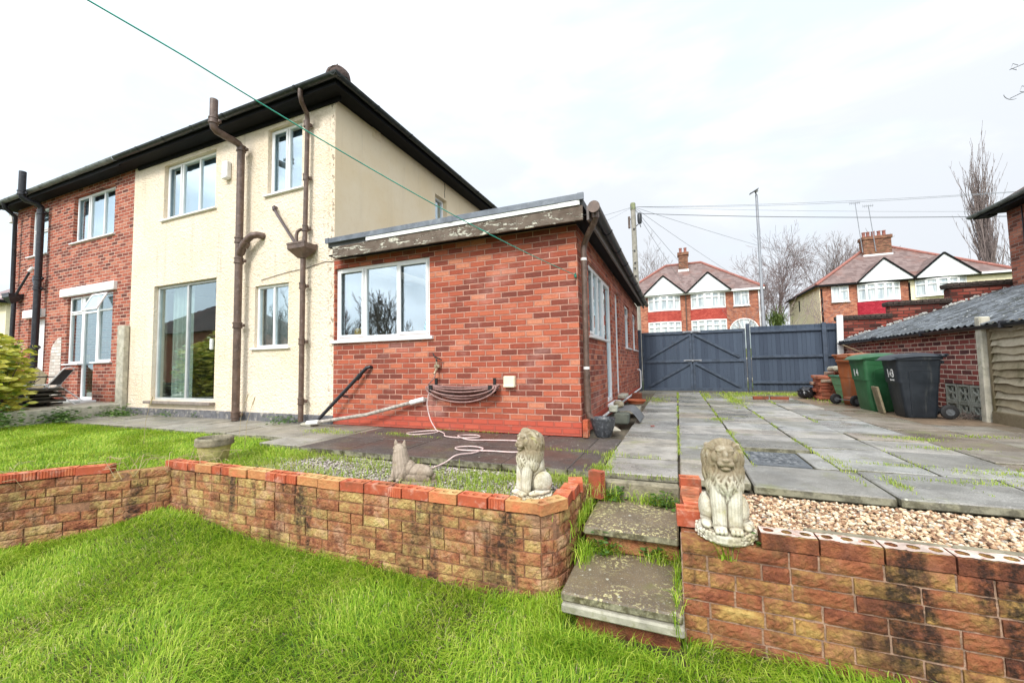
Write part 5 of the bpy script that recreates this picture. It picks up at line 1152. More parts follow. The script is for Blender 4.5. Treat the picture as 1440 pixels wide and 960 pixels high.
# =================================================================== STATUES (sculpted blobs, remeshed)
def sculpt(name, build, mat, voxel, loc, rz, label, cat, disp=None):
    m = MB(); 
    sv, sf = ico(3)
    def E(c, r, R=None):
        vs = []
        for v in sv:
            q = Vector((v[0]*r[0], v[1]*r[1], v[2]*r[2]))
            if R: q = R @ q
            vs.append(tuple(Vector(c)+q))
        m.add(vs, sf)
    build(m, E)
    me = bpy.data.meshes.new('tmp'); me.from_pydata(m.v, [], m.f); o = bpy.data.objects.new('tmp', me); COL.objects.link(o)
    md = o.modifiers.new('r', 'REMESH'); md.mode = 'VOXEL'; md.voxel_size = voxel; md.use_smooth_shade = True
    s2 = o.modifiers.new('s', 'SMOOTH'); s2.iterations = 2; s2.factor = .5
    dg = bpy.context.evaluated_depsgraph_get(); me2 = bpy.data.meshes.new_from_object(o.evaluated_get(dg)); bpy.data.objects.remove(o)
    me2.materials.clear(); me2.materials.append(mat); me2.shade_smooth(); me2.name = name
    o = bpy.data.objects.new(name, me2); COL.objects.link(o); o.location = loc; o.rotation_euler = (0, 0, rz); return tag(o, label, cat)
def lion(m, E0):
    rr = random.Random(5); EL = []
    def E(c, r, R=None, mane=False):
        E0(c, r, R)
        if mane: EL.append((c, r))
    def surf(ang, z):
        dx, dy = math.sin(ang), -math.cos(ang); best = 0
        for (cx, cy, cz), (a, b, c) in EL:
            q = 1-((z-cz)/c)**2
            if q <= 0: continue
            A_ = (dx/a)**2+(dy/b)**2; B_ = -2*(dx*cx/a**2+dy*cy/b**2); C_ = (cx/a)**2+(cy/b)**2-q; D = B_*B_-4*A_*C_
            if D > 0: best = max(best, (-B_+math.sqrt(D))/2/A_)
        return best
    m.lathe([(0, .0), (.125, .0), (.137, .015), (.136, .045), (.12, .06), (0, .062)], (0, .0, 0), 30, noise=.02)
    for i in range(260): a_ = rr.uniform(0, 6.28); q_ = rr.uniform(.005, .010); E((.135*math.cos(a_), .13*math.sin(a_), rr.uniform(.01, .055)), (q_, q_, q_*.8))
    E((0, .035, .15), (.085, .08, .10)); E((0, .02, .24), (.08, .07, .12)); E((0, -.02, .25), (.068, .055, .09))
    for s in (-1, 1):
        E((s*.078, .035, .135), (.042, .075, .075), Matrix.Rotation(.3, 3, 'X')); E((s*.09, -.035, .075), (.026, .06, .02)); E((s*.085, .02, .085), (.03, .06, .03))
        m.tube([(s*.034, -.055, .27), (s*.035, -.068, .2), (s*.034, -.075, .13), (s*.034, -.08, .07)], [.042, .038, .034, .033], 14)
        E((s*.035, -.098, .072), (.031, .036, .020))
        for q in (-1, 0, 1): E((s*.035+q*.018, -.124, .068), (.0105, .017, .014))
        E((s*.07, .0, .465), (.016, .012, .014))
    E((0, .0, .395), (.094, .085, .10), None, True); E((0, -.008, .33), (.094, .082, .085), None, True); E((0, -.03, .27), (.084, .068, .075), None, True); E((0, -.045, .225), (.055, .045, .05), None, True)
    E((0, -.06, .42), (.052, .05, .062)); E((0, -.092, .402), (.037, .034, .031)); E((0, -.120, .413), (.019, .012, .010)); E((0, -.072, .455), (.044, .032, .03)); E((0, -.098, .432), (.015, .024, .026))
    for s in (-1, 1): E((s*.019, -.108, .393), (.020, .019, .016)); E((s*.027, -.094, .455), (.018, .010, .006)); E((s*.027, -.094, .443), (.011, .008, .004)); E((s*.04, -.075, .42), (.022, .02, .03))
    E((0, -.100, .368), (.024, .022, .011)); E((0, -.066, .30), (.055, .05, .075), None, True)
    n = 0
    while n < 240:
        a = rr.uniform(-PI, PI); zt = rr.uniform(.24, .485); L = rr.uniform(.07, .14)
        if abs(a) < .5 and zt > .35: continue
        n += 1; pts = []; ph = rr.uniform(0, 6.28); am = rr.uniform(.05, .13)
        for k in range(9):
            t = k/8; z = max(.185, zt-L*t); ang = a+am*math.sin(t*6+ph)*(1 if z > .22 else .5); R_ = surf(ang, z)
            if R_ < .02: R_ = .03
            pts.append((math.sin(ang)*R_, -math.cos(ang)*R_, z))
        r0 = rr.uniform(.0055, .0085); m.tube(pts, [r0*(.5+.7*math.sin(PI*(k+.7)/9.6)) for k in range(9)], 7)
    for i in range(34):
        a = -1.35+2.7*i/33; j = rr.uniform(-.006, .006)
        P = [(math.sin(a)*.046, -.083+.02*abs(a), .425+math.cos(a)*.055), (math.sin(a)*.072, -.062+.02*abs(a)+j, .425+math.cos(a)*.078), (math.sin(a)*.092, -.025, .41+math.cos(a)*.088), (math.sin(a)*.1, .015, .385+math.cos(a)*.085)]; m.tube(smoothpts(P, 3), rr.uniform(.0055, .0085), 7)
    m.tube([(.06, .09, .08), (.10, .06, .075), (.118, .0, .078), (.10, -.05, .082)], [.014, .013, .013, .018], 10)
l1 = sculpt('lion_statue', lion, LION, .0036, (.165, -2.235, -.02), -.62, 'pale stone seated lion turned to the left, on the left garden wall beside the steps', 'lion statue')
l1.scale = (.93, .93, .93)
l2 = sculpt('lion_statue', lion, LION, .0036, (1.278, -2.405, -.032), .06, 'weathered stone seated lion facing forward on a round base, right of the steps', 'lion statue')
def lynx(m, E):
    rr = random.Random(3)
    m.lathe([(0, 0), (.12, 0), (.13, .012), (.12, .028), (0, .03)], (0, 0, 0), 20)
    m.v = [(x*1.5+.06, y*.75, z) for x, y, z in m.v]
    E((.09, .01, .08), (.12, .062, .058)); E((.15, .0, .078), (.065, .062, .052)); E((.0, 0, .09), (.085, .06, .08)); E((.10, .03, .045), (.13, .05, .045)); E((.10, -.035, .04), (.12, .035, .04))
    m.tube([(-.03, -.01, .03), (-.03, -.01, .09), (-.038, -.012, .15), (-.045, -.015, .2), (-.048, -.015, .25)], [.078, .074, .066, .056, .048], 16)
    E((-.05, -.02, .25), (.047, .042, .04)); E((-.055, -.045, .236), (.024, .022, .02))
    for s in (-1, 1):
        m.tube([(-.05+s*.030, -.01, .262), (-.052+s*.037, -.008, .292), (-.053+s*.041, -.006, .318)], [.02, .013, .003], 10)
        E((-.058+s*.018, -.05, .258), (.01, .009, .006)); m.tube([(-.03+s*.032, -.04, .12), (-.035+s*.032, -.06, .07), (-.035+s*.032, -.075, .035)], [.026, .023, .022], 10); E((-.037+s*.032, -.09, .036), (.022, .026, .015))
        E((.15, s*.045, .055), (.05, .022, .036))
    for i in range(0):
        a = rr.uniform(0, 2*PI); z = rr.uniform(.05, .22); cx = -.03-.015*(z-.05)/.17; r = .072-.02*(z-.05)/.17
        E((cx+r*math.cos(a), -.012+r*math.sin(a), z), (.009, .009, .012))
    for i in range(0): E((.1+rr.uniform(-.08, .09), rr.choice([-1, 1])*.055, .05+rr.random()*.07), (.01, .01, .008))
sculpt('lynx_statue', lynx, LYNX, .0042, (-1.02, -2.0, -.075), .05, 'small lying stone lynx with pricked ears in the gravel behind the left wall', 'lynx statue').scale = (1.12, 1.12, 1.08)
# =================================================================== LEFT PATIO THINGS
ch = thing('garden_chair', 'folding garden chair with black mesh back and white tubular frame on the raised patio', 'chair', (-11.3, -.5, .21))
m = MB(); fr_ = .014
for y in (-.75, -.25):
    m.tube([(-10.55, y, .21), (-11.05, y, .66), (-11.1, y, .69), (-11.75, y, .66)], fr_, 8); m.tube([(-11.6, y, .21), (-11.35, y, .45), (-11.0, y, .67)], fr_, 8)
    m.tube([(-11.05, y, .64), (-10.93, y, .82), (-10.8, y, 1.02)], fr_, 8)
m.tube([(-10.8, -.75, 1.02), (-10.77, -.7, 1.07), (-10.76, -.5, 1.09), (-10.77, -.3, 1.07), (-10.8, -.25, 1.02)], fr_, 8); m.tube([(-10.55, -.75, .21), (-10.55, -.25, .21)], fr_, 8); m.tube([(-11.6, -.75, .21), (-11.6, -.25, .21)], fr_, 8); m.tube([(-11.75, -.75, .66), (-11.75, -.25, .66)], fr_, 8)
m.build('frame', UPVC, ch, smooth=1)
MB().add([(-11.03, -.74, .69), (-11.03, -.26, .69), (-10.81, -.26, 1.04), (-10.81, -.74, 1.04), (-11.01, -.74, .68), (-11.01, -.26, .68), (-10.79, -.26, 1.03), (-10.79, -.74, 1.03)], [(0, 1, 2, 3), (4, 5, 6, 7), (0, 1, 5, 4), (1, 2, 6, 5), (2, 3, 7, 6), (3, 0, 4, 7)]).build('backrest', DKCH, ch)
MB().box((-11.38, -.5, .675), (.68, .47, .012), Matrix.Rotation(-.04, 3, 'Y')).build('seat', DKCH, ch)
for y in (-.77, -.23): m = MB(); m.box((-11.25, y, .87), (.5, .045, .025), bev=.008); m.tube([(-11.45, y, .86), (-11.5, y, .67)], .01, 6); m.build('armrest', DKCH, ch)
ch.rotation_euler = (0, 0, .85); ch.location = (-11.15, -.8, .21); ch.scale = (.88, .88, .88)
st = thing('board_stack', 'pile of warped black boards on the raised patio below the folding chair', 'boards', (-11.6, -.8, .21))
for k in range(5):
    for j in range(2):
        n = 12; vs = []; ph = random.uniform(0, 6); L = 1.5+random.uniform(-.2, .1); x0 = -11.85+random.uniform(-.12, .12)
        for i in range(n+1):
            x = x0+L*i/n; z = .235+k*.07+.014*math.sin(x*5+ph); y = -1.0+j*.25+.015*math.sin(x*9+ph)
            for dy, dz in ((-.12, 0), (.12, 0), (.12, .04), (-.12, .04)): vs.append((x, y+dy*(1+.1*math.sin(x*13+ph)), z+dz))
        fs = [(i*4+q, i*4+(q+1) % 4, i*4+4+(q+1) % 4, i*4+4+q) for i in range(n) for q in range(4)]+[(0, 1, 2, 3), (n*4, n*4+1, n*4+2, n*4+3)]
        MB().add(vs, fs).build('board', BOARDD, st)
tag(MB().box((-12.45, -.35, .68), (.55, .03, .5), Matrix.Rotation(.35, 3, 'Y'), .005).build('leaning_panel', TIMB), 'tan wooden panel leaning behind the folding chair', 'panel')
# =================================================================== FAR HOUSES
def bow(parent, cx, y0, z0, z1, w, proj, n, mat_frame, name='bow_window', toplight=True, solid=None, backm=None):
    R_ = (w*w/4+proj*proj)/(2*proj); a0 = math.asin(w/2/R_); P = []
    for i in range(n+1):
        a = -a0+2*a0*i/n; P.append(Vector((cx+R_*math.sin(a), y0-(R_*math.cos(a)-R_*math.cos(a0)), 0)))
    if solid:
        m = MB(); k = 12; Q = [(cx+R_*math.sin(-a0+2*a0*i/k), y0-(R_*math.cos(-a0+2*a0*i/k)-R_*math.cos(a0))) for i in range(k+1)]; m.prism(Q+[(cx+w/2, y0+.2), (cx-w/2, y0+.2)], z0, z1)
        return m.build(name, solid, parent)
    m = MB(); g = MB()
    for i in range(n):
        a, b = P[i], P[i+1]; d = b-a; R = Matrix.Rotation(math.atan2(d.y, d.x), 3, 'Z'); c = (a+b)/2; L = d.length; zc = (z0+z1)/2; h = z1-z0
        for s_ in (-1, 1): m.box(c+R @ Vector((s_*(L/2-.035), 0, zc)), (.07, .09, h), R)
        m.box(c+Vector((0, 0, z0+.06)), (L, .088, .12), R); m.box(c+Vector((0, 0, z1-.05)), (L, .088, .1), R)
        if toplight: m.box(c+Vector((0, 0, z0+h*.70)), (L-.1, .08, .06), R)
        g.box(c+R @ Vector((0, .05, zc)), (L-.04, .01, h-.1), R)
    o = m.build(name, WHITEP, parent); g.build('pane', FARG, o)
    return o
def flatwin(parent, x0, x1, z0, z1, y, cols=2, top=None, name='window'):
    m = MB(); fb = lambda a, b, c, d: m.box(((a+b)/2, y-.02, (c+d)/2), (b-a, .08, d-c))
    fb(x0, x0+.07, z0, z1); fb(x1-.07, x1, z0, z1); fb(x0+.07, x1-.07, z1-.07, z1); fb(x0+.07, x1-.07, z0, z0+.08)
    for i in range(1, cols): c = x0+(x1-x0)*i/cols; fb(c-.04, c+.04, z0+.08, z1-.07)
    if top: fb(x0+(x1-x0)/cols+.04, x1-.07, z0+(z1-z0)*top-.03, z0+(z1-z0)*top+.03)
    m.box(((x0+x1)/2, y-.06, z0-.03), (x1-x0+.1, .16, .05))
    o = m.build(name, WHITEP, parent); MB().box(((x0+x1)/2, y+.03, (z0+z1)/2), (x1-x0-.1, .03, z1-z0-.1)).build('pane', FARG, o); return o
def far_semi(label, X0, X1, Y, Yb, zg, ze, gables, pitch=.8, roofmat=None, wallmats=None, barge=None, edge=WHITEP):
    t = thing('semi_detached_house', label, 'house', ((X0+X1)/2, Y, zg)); xm = (X0+X1)/2
    MB().box(((X0+X1)/2, (Y+Yb)/2, (zg-.6+ze)/2), (X1-X0, Yb-Y, ze-zg+.6)).build('wall', wallmats[0], t)
    o_ = .3; y0, y1 = Y-o_, Yb+o_; run = (y1-y0)/2; rise = run*pitch; zr = ze+rise; ym = (y0+y1)/2
    v = [(X0-o_, y0, ze), (X1+o_, y0, ze), (X1+o_-run, ym, zr), (X0-o_+run, ym, zr), (X1+o_, y1, ze), (X0-o_, y1, ze)]
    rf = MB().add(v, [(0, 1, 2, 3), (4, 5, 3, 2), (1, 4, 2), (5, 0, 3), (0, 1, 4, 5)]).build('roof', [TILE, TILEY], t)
    rf.data.polygons[2].material_index = 1; rf.data.polygons[3].material_index = 1
    for a, b in ((v[0], v[3]), (v[1], v[2]), (v[2], v[3])): ridge(rf, Vector(a)+Vector((0, 0, .03)), Vector(b)+Vector((0, 0, .03)), .12, mat=RIDGE)
    m = MB(); m.box((xm, y0-.02, ze-.08), (X1-X0+2*o_, .1, .16)); m.build('gutter', edge, t)
    for xx in (X0-o_-.02, X1+o_+.02): MB().box((xx, ym, ze-.08), (.1, y1-y0, .16)).build('side_gutter', SOFFIT, t)
    for gx0, gx1, gp_, gz, bmat in gables:
        gy = y0-.28; back = ym
        m = MB(); m.add([(gx0, gy, ze-.05), (gx1, gy, ze-.05), (gp_, gy, gz), (gx0, gy+.25, ze-.05), (gx1, gy+.25, ze-.05), (gp_, gy+.25, gz)], [(0, 1, 2), (3, 4, 5), (0, 1, 4, 3), (1, 2, 5, 4), (2, 0, 3, 5)])
        g = m.build('gable', GABW, t)
        depth = (gz-ze)/pitch
        m = MB(); e = .09
        m.add([(gx0-.12, gy-.05, ze-.1), (gp_, gy-.05, gz+.06), (gx1+.12, gy-.05, ze-.1), (gp_, y0+depth+.2, gz+.06), (gx0-.12, y0+.05, ze-.1), (gx1+.12, y0+.05, ze-.1)], [(0, 1, 3, 4), (1, 2, 5, 3)])
        m.build('gable_roof', TILE, g, recalc=False)
        m = MB(); m.tube([(gx0-.1, gy-.04, ze-.06), (gp_, gy-.04, gz+.07)], .075, 4); m.tube([(gp_, gy-.04, gz+.07), (gx1+.1, gy-.04, ze-.06)], .075, 4); m.build('verge', bmat, g)
    return t, rf, (xm, ym, zr)
GABW = plain('white_boarded_gable', (.82, .84, .85), .6, .05, 3, .3)
A_, rfA, (xm, ym, zr) = far_semi('red brick semi-detached house with white gables and scarlet tile bands behind the driveway gate', -3.5, 7.35, 32, 39.8, 1.4, 6.62, [(-1.38, 1.86, .24, 8.12, SOFFIT), (2.08, 5.22, 3.66, 8.08, SOFFIT)], wallmats=[OPP])
for cx in (.22, 3.63):
    bow(A_, cx, 31.95, 5.2, 6.52, 2.55, .35, 5, WHITEP); bow(A_, cx, 31.97, 4.28, 5.2, 2.7, .38, 5, None, name='tile_band', solid=REDTILE); bow(A_, cx, 31.95, 2.7, 4.28, 2.6, .38, 5, WHITEP)
    bow(A_, cx, 31.97, 1.0, 2.7, 2.65, .36, 5, None, name='bay_base', solid=OPP)
flatwin(A_, 5.5, 6.6, 5.28, 6.5, 31.97, 2, .72)
m = MB(); R0 = .98; cx, cz = 6.15, 3.3
m.box((6.15, 31.94, 2.3), (1.9, .06, 2.0)); v = [(cx+R0*math.cos(a), 31.92, cz+R0*.92*math.sin(a)) for a in np.linspace(0, PI, 13)]+[(cx+R0*math.cos(a), 31.99, cz+R0*.92*math.sin(a)) for a in np.linspace(0, PI, 13)]
m.add(v, [tuple(range(13)), tuple(range(13, 26))]+[(i, i+1, 14+i, 13+i) for i in range(12)]); pw = m.build('porch_window', FARG, A_)
m = MB(); m.tube([(cx+R0*math.cos(a), 31.9, cz+R0*.92*math.sin(a)) for a in np.linspace(0, PI, 13)], .06, 5)
for a in (.6, 1.1, 1.57, 2.04, 2.54): m.tube([(cx, 31.9, cz), (cx+R0*math.cos(a), 31.9, cz+R0*.92*math.sin(a))], .025, 4)
m.build('frame', WHITEP, pw)
m = MB(); m.tube([(1.95, 31.93, 1.4), (1.95, 31.93, 6.5)], .05, 6); m.build('downpipe', BROWNP, A_)
m = MB(); m.tube([(7.28, 31.9, 1.4), (7.28, 31.9, 6.5)], .05, 6); m.build('downpipe', UPVC, A_)
def chimney(rf, c, w, d, z0, z1, pots, mat=OPP):
    o = MB().box((c[0], c[1], (z0+z1)/2), (w, d, z1-z0)).box((c[0], c[1], z1-.12), (w+.16, d+.16, .26)).build('chimney', plain_ch, rf)
    MB().box((c[0], c[1]-.0, z0+.28), (w+.1, d+.1, .2)).build('flashing', WHITEP, rf)
    for px in pots: MB().lathe([(.15, 0), (.13, .1), (.11, .4), (.14, .44), (.14, .5), (.1, .5), (.08, .1)], (c[0]+px, c[1], z1), 10).build('chimney_pot', RIDGE, rf, smooth=.8)
plain_ch = brick_mat('sooty_chimney_brick', [(0, (.1, .045, .03)), (.6, (.26, .1, .06)), (1, (.34, .17, .1))], (.2, .15, .1), stains=.6, bump=.3, lichen=((.1, .1, .045), .6))
chimney(rfA, (1.95, 35.2, 0), .8, .8, 8.9, 10.85, (-.2, .2))
BH, rfB, (xm, ym, zr) = far_semi('brick and cream semi-detached house with white gables and crimson tile band beyond the stepped wall', 12.1, 23.4, 35, 44.5, 1.9, 6.88, [(14.5, 17.85, 16.12, 8.5, SOFFIT), (17.9, 21.4, 19.6, 8.5, SOFFIT)], wallmats=[OPP], pitch=.72, edge=SOFFIT)
MB().box((12.09, 39.75, 4.1), (.04, 9.52, 5.55)).build('cream_side_wall', CREAMFAR, BH); MB().box((20.56, 34.99, 4.1), (5.7, .06, 5.5)).build('cream_front_wall', CREAMFAR, BH)
flatwin(BH, 12.85, 13.98, 5.45, 6.7, 34.96, 2, .7)
bow(BH, 15.85, 34.95, 5.32, 6.72, 2.6, .4, 5, WHITEP); bow(BH, 15.85, 34.97, 4.3, 5.32, 2.72, .42, 5, None, name='tile_band', solid=PINKTILE); bow(BH, 15.85, 34.97, 1.5, 4.3, 2.7, .4, 5, None, name='bay_base', solid=OPP)
bow(BH, 19.5, 34.94, 5.42, 6.75, 2.9, .4, 5, WHITEP); 
for q_ in (17.72, 12.2): MB().tube([(q_, 34.92, 1.9), (q_, 34.92, 6.6)], .05, 6).build('downpipe', SOFFIT, BH)
MB().box((12.05, 40.8, 5.9), (.03, .28, 1.0)).build('side_window', SOFFIT, BH)
m = MB(); m.box((21.6, 34.55, 6.86), (4.3, .1, .14)); m.build('white_gutter', WHITEP, BH)
chimney(rfB, (17.35, 39.0, 0), 1.9, .85, 9.4, 11.35, (-.75, -.45, -.1, .3, .65))
for ax_, h_ in ((16.0, 14.4), (16.9, 14.0)):
    m = MB(); m.tube([(ax_+.3, 38.5, 10.0), (ax_, 38.5, h_)], .03, 5); m.tube([(ax_-.5, 38.2, h_-.05), (ax_+.45, 38.8, h_+.1)], .025, 4)
    for q in range(6): c = Vector((ax_-.5+q*.18, 38.2+q*.12, h_-.05+q*.03)); m.tube([c-Vector((0, .0, .14)), c+Vector((0, 0, .14))], .012, 4)
    tag(m.build('roof_aerial', GALV), ['taller left television aerial on the chimney of the house beyond the stepped wall', 'shorter right television aerial on the chimney of the house beyond the stepped wall'][0 if ax_ < 16.5 else 1], 'aerial')
# left far house
LFH = thing('distant_house', 'cream rendered house with a pale mauve tiled roof at the far left edge', 'house', (-34, 5, 0))
MB().box((-36.2, 9.5, 2.6), (6.4, 9.0, 5.2)).build('wall', CREAMFAR, LFH)
m = MB(); m.add([(-32.7, 4.6, 4.85), (-39.8, 4.6, 4.85), (-39.8, 14.4, 4.85), (-32.7, 14.4, 4.85), (-36.2, 8.1, 7.4), (-36.2, 10.9, 7.4)], [(0, 1, 4), (1, 2, 5, 4), (2, 3, 5), (3, 0, 4, 5), (0, 1, 2, 3)]); m.build('roof', plain('mauve_roof_tile', (.26, .18, .18), .8, .3, 3), LFH)
m = MB(); m.box((-36.2, 4.55, 4.8), (7.2, .12, .16)); m.box((-32.65, 9.5, 4.8), (.12, 9.9, .16)); m.build('gutter', SOFFIT, LFH)
# reflected house behind the camera
RH = thing('house', 'house behind the viewer, seen as a reflection with hipped roof and chimney', 'house', (-36, -18, -.5))
MB().box((-37, -19, 1.4), (12, 8, 5.0)).build('wall', OPP, RH)
r_ = MB().add([(-43.4, -14.6, 3.9), (-30.6, -14.6, 3.9), (-30.6, -23.4, 3.9), (-43.4, -23.4, 3.9), (-39, -19, 6.8), (-35, -19, 6.8)], [(0, 1, 5, 4), (1, 2, 5), (2, 3, 4, 5), (3, 0, 4)]).build('roof', TILED, RH)
chimney(r_, (-36.5, -18.6, 0), 1.2, .8, 5.8, 8.2, (-.3, .3))
# =================================================================== POLES AND WIRES
tpz = .2
tg = thing('telegraph_pole', 'pale weathered wooden telegraph pole rising behind the brick extension', 'telegraph pole', (-.5, 14, tpz))
m = MB(); m.tube([(-.46, 14, tpz-.4), (-.49, 14, 4.5), (-.52, 14, 8.1)], [.15, .125, .105], 14); m.build('pole', POLE, tg, smooth=1)
m = MB(); m.lathe([(0, .03), (.1, .0), (.118, -.05), (.118, -.32), (.1, -.33)], (-.52, 14, 8.14), 12); m.build('cap_band', plain('green_stained_pole_top', (.2, .22, .12), .9, .4), tg, smooth=1)
m = MB(); m.box((-.70, 13.95, 7.25), (.1, .1, .55), bev=.02); m.box((-.6, 13.98, 7.4), (.12, .04, .04)); m.build('left_cable_box', BARK, tg)
m = MB(); m.lathe([(0, -.24), (.08, -.22), (.1, -.1), (.1, .18), (.06, .26), (0, .27)], (-.24, 13.93, 7.35), 12); m.tube([(-.24, 13.93, 7.1), (-.2, 13.9, 6.95)], .02, 5); m.tube([(-.5, 14, 7.0), (-.3, 13.93, 7.1)], .02, 5); m.build('junction_pod', BLKPL, tg, smooth=1)
m = MB()
for k, z in enumerate((6.9, 5.9, 5.35, 5.1, 4.75, 4.2, 3.6)): m.box((-.5+.0*k, 13.86, z), (.07, .07, .05)); m.tube([(-.5, 13.84, z), (-.5+(-1)**k*.1, 13.8, z)], .012, 5)
m.build('step_iron', BLACKP, tg)
lz = 1.0
lp = thing('street_lamp', 'tall slim grey street lamp behind the right half of the gate', 'street lamp', (4.545, 15, lz-.5))
m = MB(); m.tube([(4.55, 15, lz-.6), (4.545, 15, 2.5), (4.54, 15, 2.6), (4.53, 15, 8.0)], [.085, .08, .06, .05], 12); m.build('column', GALV, lp, smooth=1)
m = MB(); R = Matrix.Rotation(-.5, 3, 'Y') @ Matrix.Rotation(.15, 3, 'X'); m.box((4.42, 14.86, 8.13), (.36, .30, .05), R, .02); m.tube([(4.53, 15, 7.95), (4.5, 14.95, 8.1), (4.46, 14.9, 8.14)], .03, 8); m.build('lamp_head', GALV, lp); MB().box((4.55, 14.93, 8.18), (.1, .1, .13), bev=.02).build('sensor', UPVC, lp)
top = Vector((-.5, 13.95, 7.95))
def wire(b, sag, lab, r=.011, mat=WIRE, a=None, n=24):
    a = a or top; b = Vector(b); P = []
    for i in range(n+1): t = i/n; p = a.lerp(b, t); p.z -= sag*4*t*(1-t); P.append(p)
    tag(MB().tube(P, r, 5).build('overhead_wire', mat), lab, 'wire', 'telephone wires fanning out from the telegraph pole')
wire((12.2, 14.2, 6.45), .12, 'thin upper wire running right from the telegraph pole, the highest', .0075)
wire((14, 14.6, 6.45), .22, 'thin wire running right from the telegraph pole, just below the highest', .0075)
wire((15, 14.6, 5.35), .15, 'thick dark wire running right from the telegraph pole across the lamp column', .013, WIRED, a=Vector((-.3, 13.93, 7.6)))
wire((15, 15.4, 5.75), .12, 'fine wire running right behind the thick dark one towards the poplar', .006)
wire((1.9, 31.6, 7.2), .1, 'faint wire dropping from the telegraph pole to the left gable of the scarlet-banded house', .009)
wire((6.8, 31.5, 6.7), .1, 'faint wire dropping from the telegraph pole to the right end of the scarlet-banded house', .009)
wire((3.4, 31.5, 6.75), .1, 'faint wire dropping from the telegraph pole to the middle of the scarlet-banded house', .009)
wire((14, 34.5, 8.0), .2, 'faint wire sloping from the telegraph pole to the house beyond the stepped wall', .009)
wire((-9, 9, 5.6), .25, 'wire running left from the telegraph pole over the extension roof', .009, n=12)
wire((-4.5, 8.8, 4.6), .1, 'faint steep wire running down left from the telegraph pole behind the gutter', .006, n=8)
# =================================================================== TREES
def tree(name, label, x, y, z, h, seed, mat, spread=.6, up_=.5, levels=5, r0=.2, first=.25, ratio=.72, kids=(3, 3, 3, 3, 3), twigmat=None, bendy=.12, trunkf=.5, mode='round', wid=None, rmin=.006, group=None):
    rr = random.Random(seed); t = thing(name, label, 'tree', (x, y, z), group); tr = MB(); cr = MB()
    def grow(p, d, L, r, lev):
        n = 5 if lev < 2 else 3; P = [p]; rs = [r]; q = p.copy(); dd = d.copy()
        for i in range(n):
            dd = (dd+Vector((rr.gauss(0, bendy), rr.gauss(0, bendy), rr.gauss(0, bendy)+up_*.12))).normalized()
            q = q+dd*(L/n); P.append(q.copy()); rs.append(max(rmin, r*(1-.55*(i+1)/n)))
        (tr if lev == 0 else cr).tube(P, rs, 7 if lev == 0 else 5 if lev < 3 else 3, cap=False)
        if lev >= levels: return
        k = kids[min(lev, len(kids)-1)]
        for c in range(k):
            tt = first+(1-first)*(c+rr.random())/k if lev == 0 else rr.uniform(.25, 1.0); i = min(n-1, int(tt*n)); f_ = tt*n-i; b = P[i].lerp(P[i+1], f_)
            az = rr.uniform(0, 2*PI); an = spread*rr.uniform(.6, 1.25); ax = dd.orthogonal().normalized(); ax.rotate(Matrix.Rotation(az, 3, dd)); nd = dd.copy(); nd.rotate(Matrix.Rotation(an, 3, ax)); nd.z += up_*.35; nd.normalize()
            if mode == 'droop' and lev >= 2: nd.z -= .5; nd.normalize()
            grow(b, nd, L*ratio*rr.uniform(.7, 1.1), max(rmin, rs[i]*.62), lev+1)
        if lev > 0: grow(q, (dd+Vector((rr.gauss(0, .2), rr.gauss(0, .2), .05))).normalized(), L*.62, max(rmin, rs[-1]*.9), lev+1)
    grow(Vector((x, y, z-.3)), Vector((0, 0, 1)), h*trunkf, r0, 0)
    tr.build('trunk', mat, t, recalc=False, smooth=3); cr.build('crown', twigmat or mat, t, recalc=False, smooth=3); return t
tree('bare_tree', 'bare reddish-twigged birch between the two brick houses, behind the street lamp', 10.7, 44, 1.8, 10.5, 4, BARKL, .55, .5, 5, .17, .35, .68, (9, 4, 3, 2, 2), BARKR, mode='droop', rmin=.011)
tree('bare_tree', 'slender bare birch just right of the street lamp column', 8.7, 40, 1.8, 8.2, 14, BARKL, .5, .6, 5, .12, .3, .66, (8, 4, 3, 2, 2), BARKR, mode='droop', rmin=.010)
tree('bare_tree', 'broad bare tree with a dense rounded crown behind the house beyond the stepped wall', 16.6, 50, 2, 11.6, 9, BARKF, .62, .5, 5, .24, .5, .70, (9, 5, 3, 2, 2), rmin=.013)
tree('bare_tree', 'small bare tree-top showing above the left roof slope of the scarlet-banded house', -1.6, 46, 2, 11.6, 21, BARKF, .7, .5, 5, .18, .5, .68, (7, 4, 3, 2, 2), rmin=.011)
tree('poplar_tree', 'tall narrow bare poplar at the right behind the neighbouring roofs', 27.9, 45, 2, 12.3, 5, BARKF, .27, 1.0, 4, .16, .08, .31, (70, 7, 4, 3), rmin=.010, bendy=.035, trunkf=.95)
tree('poplar_tree', 'lower bare tree right of the tall poplar, partly behind the brick house', 29.9, 45, 2, 8.0, 15, BARKF, .42, .8, 4, .11, .15, .34, (30, 6, 3, 2), rmin=.010, bendy=.06, trunkf=.85)
for i, (tx, ty, th, sd) in enumerate(((-13, -12, 4.9, 31), (-9.5, -13, 4.6, 32), (-17, -13, 5.2, 33), (-7, -16, 5.4, 34), (3, -18, 7, 35), (-24, -16, 6, 36))):
    tree('garden_tree', 'bare tree behind the viewer, mirrored in the windows', tx, ty, -.5, th, sd, BARK, .6, .6, 4, .14, .2, .7, (8, 5, 4, 3), rmin=.012, group='bare trees mirrored in the windows')
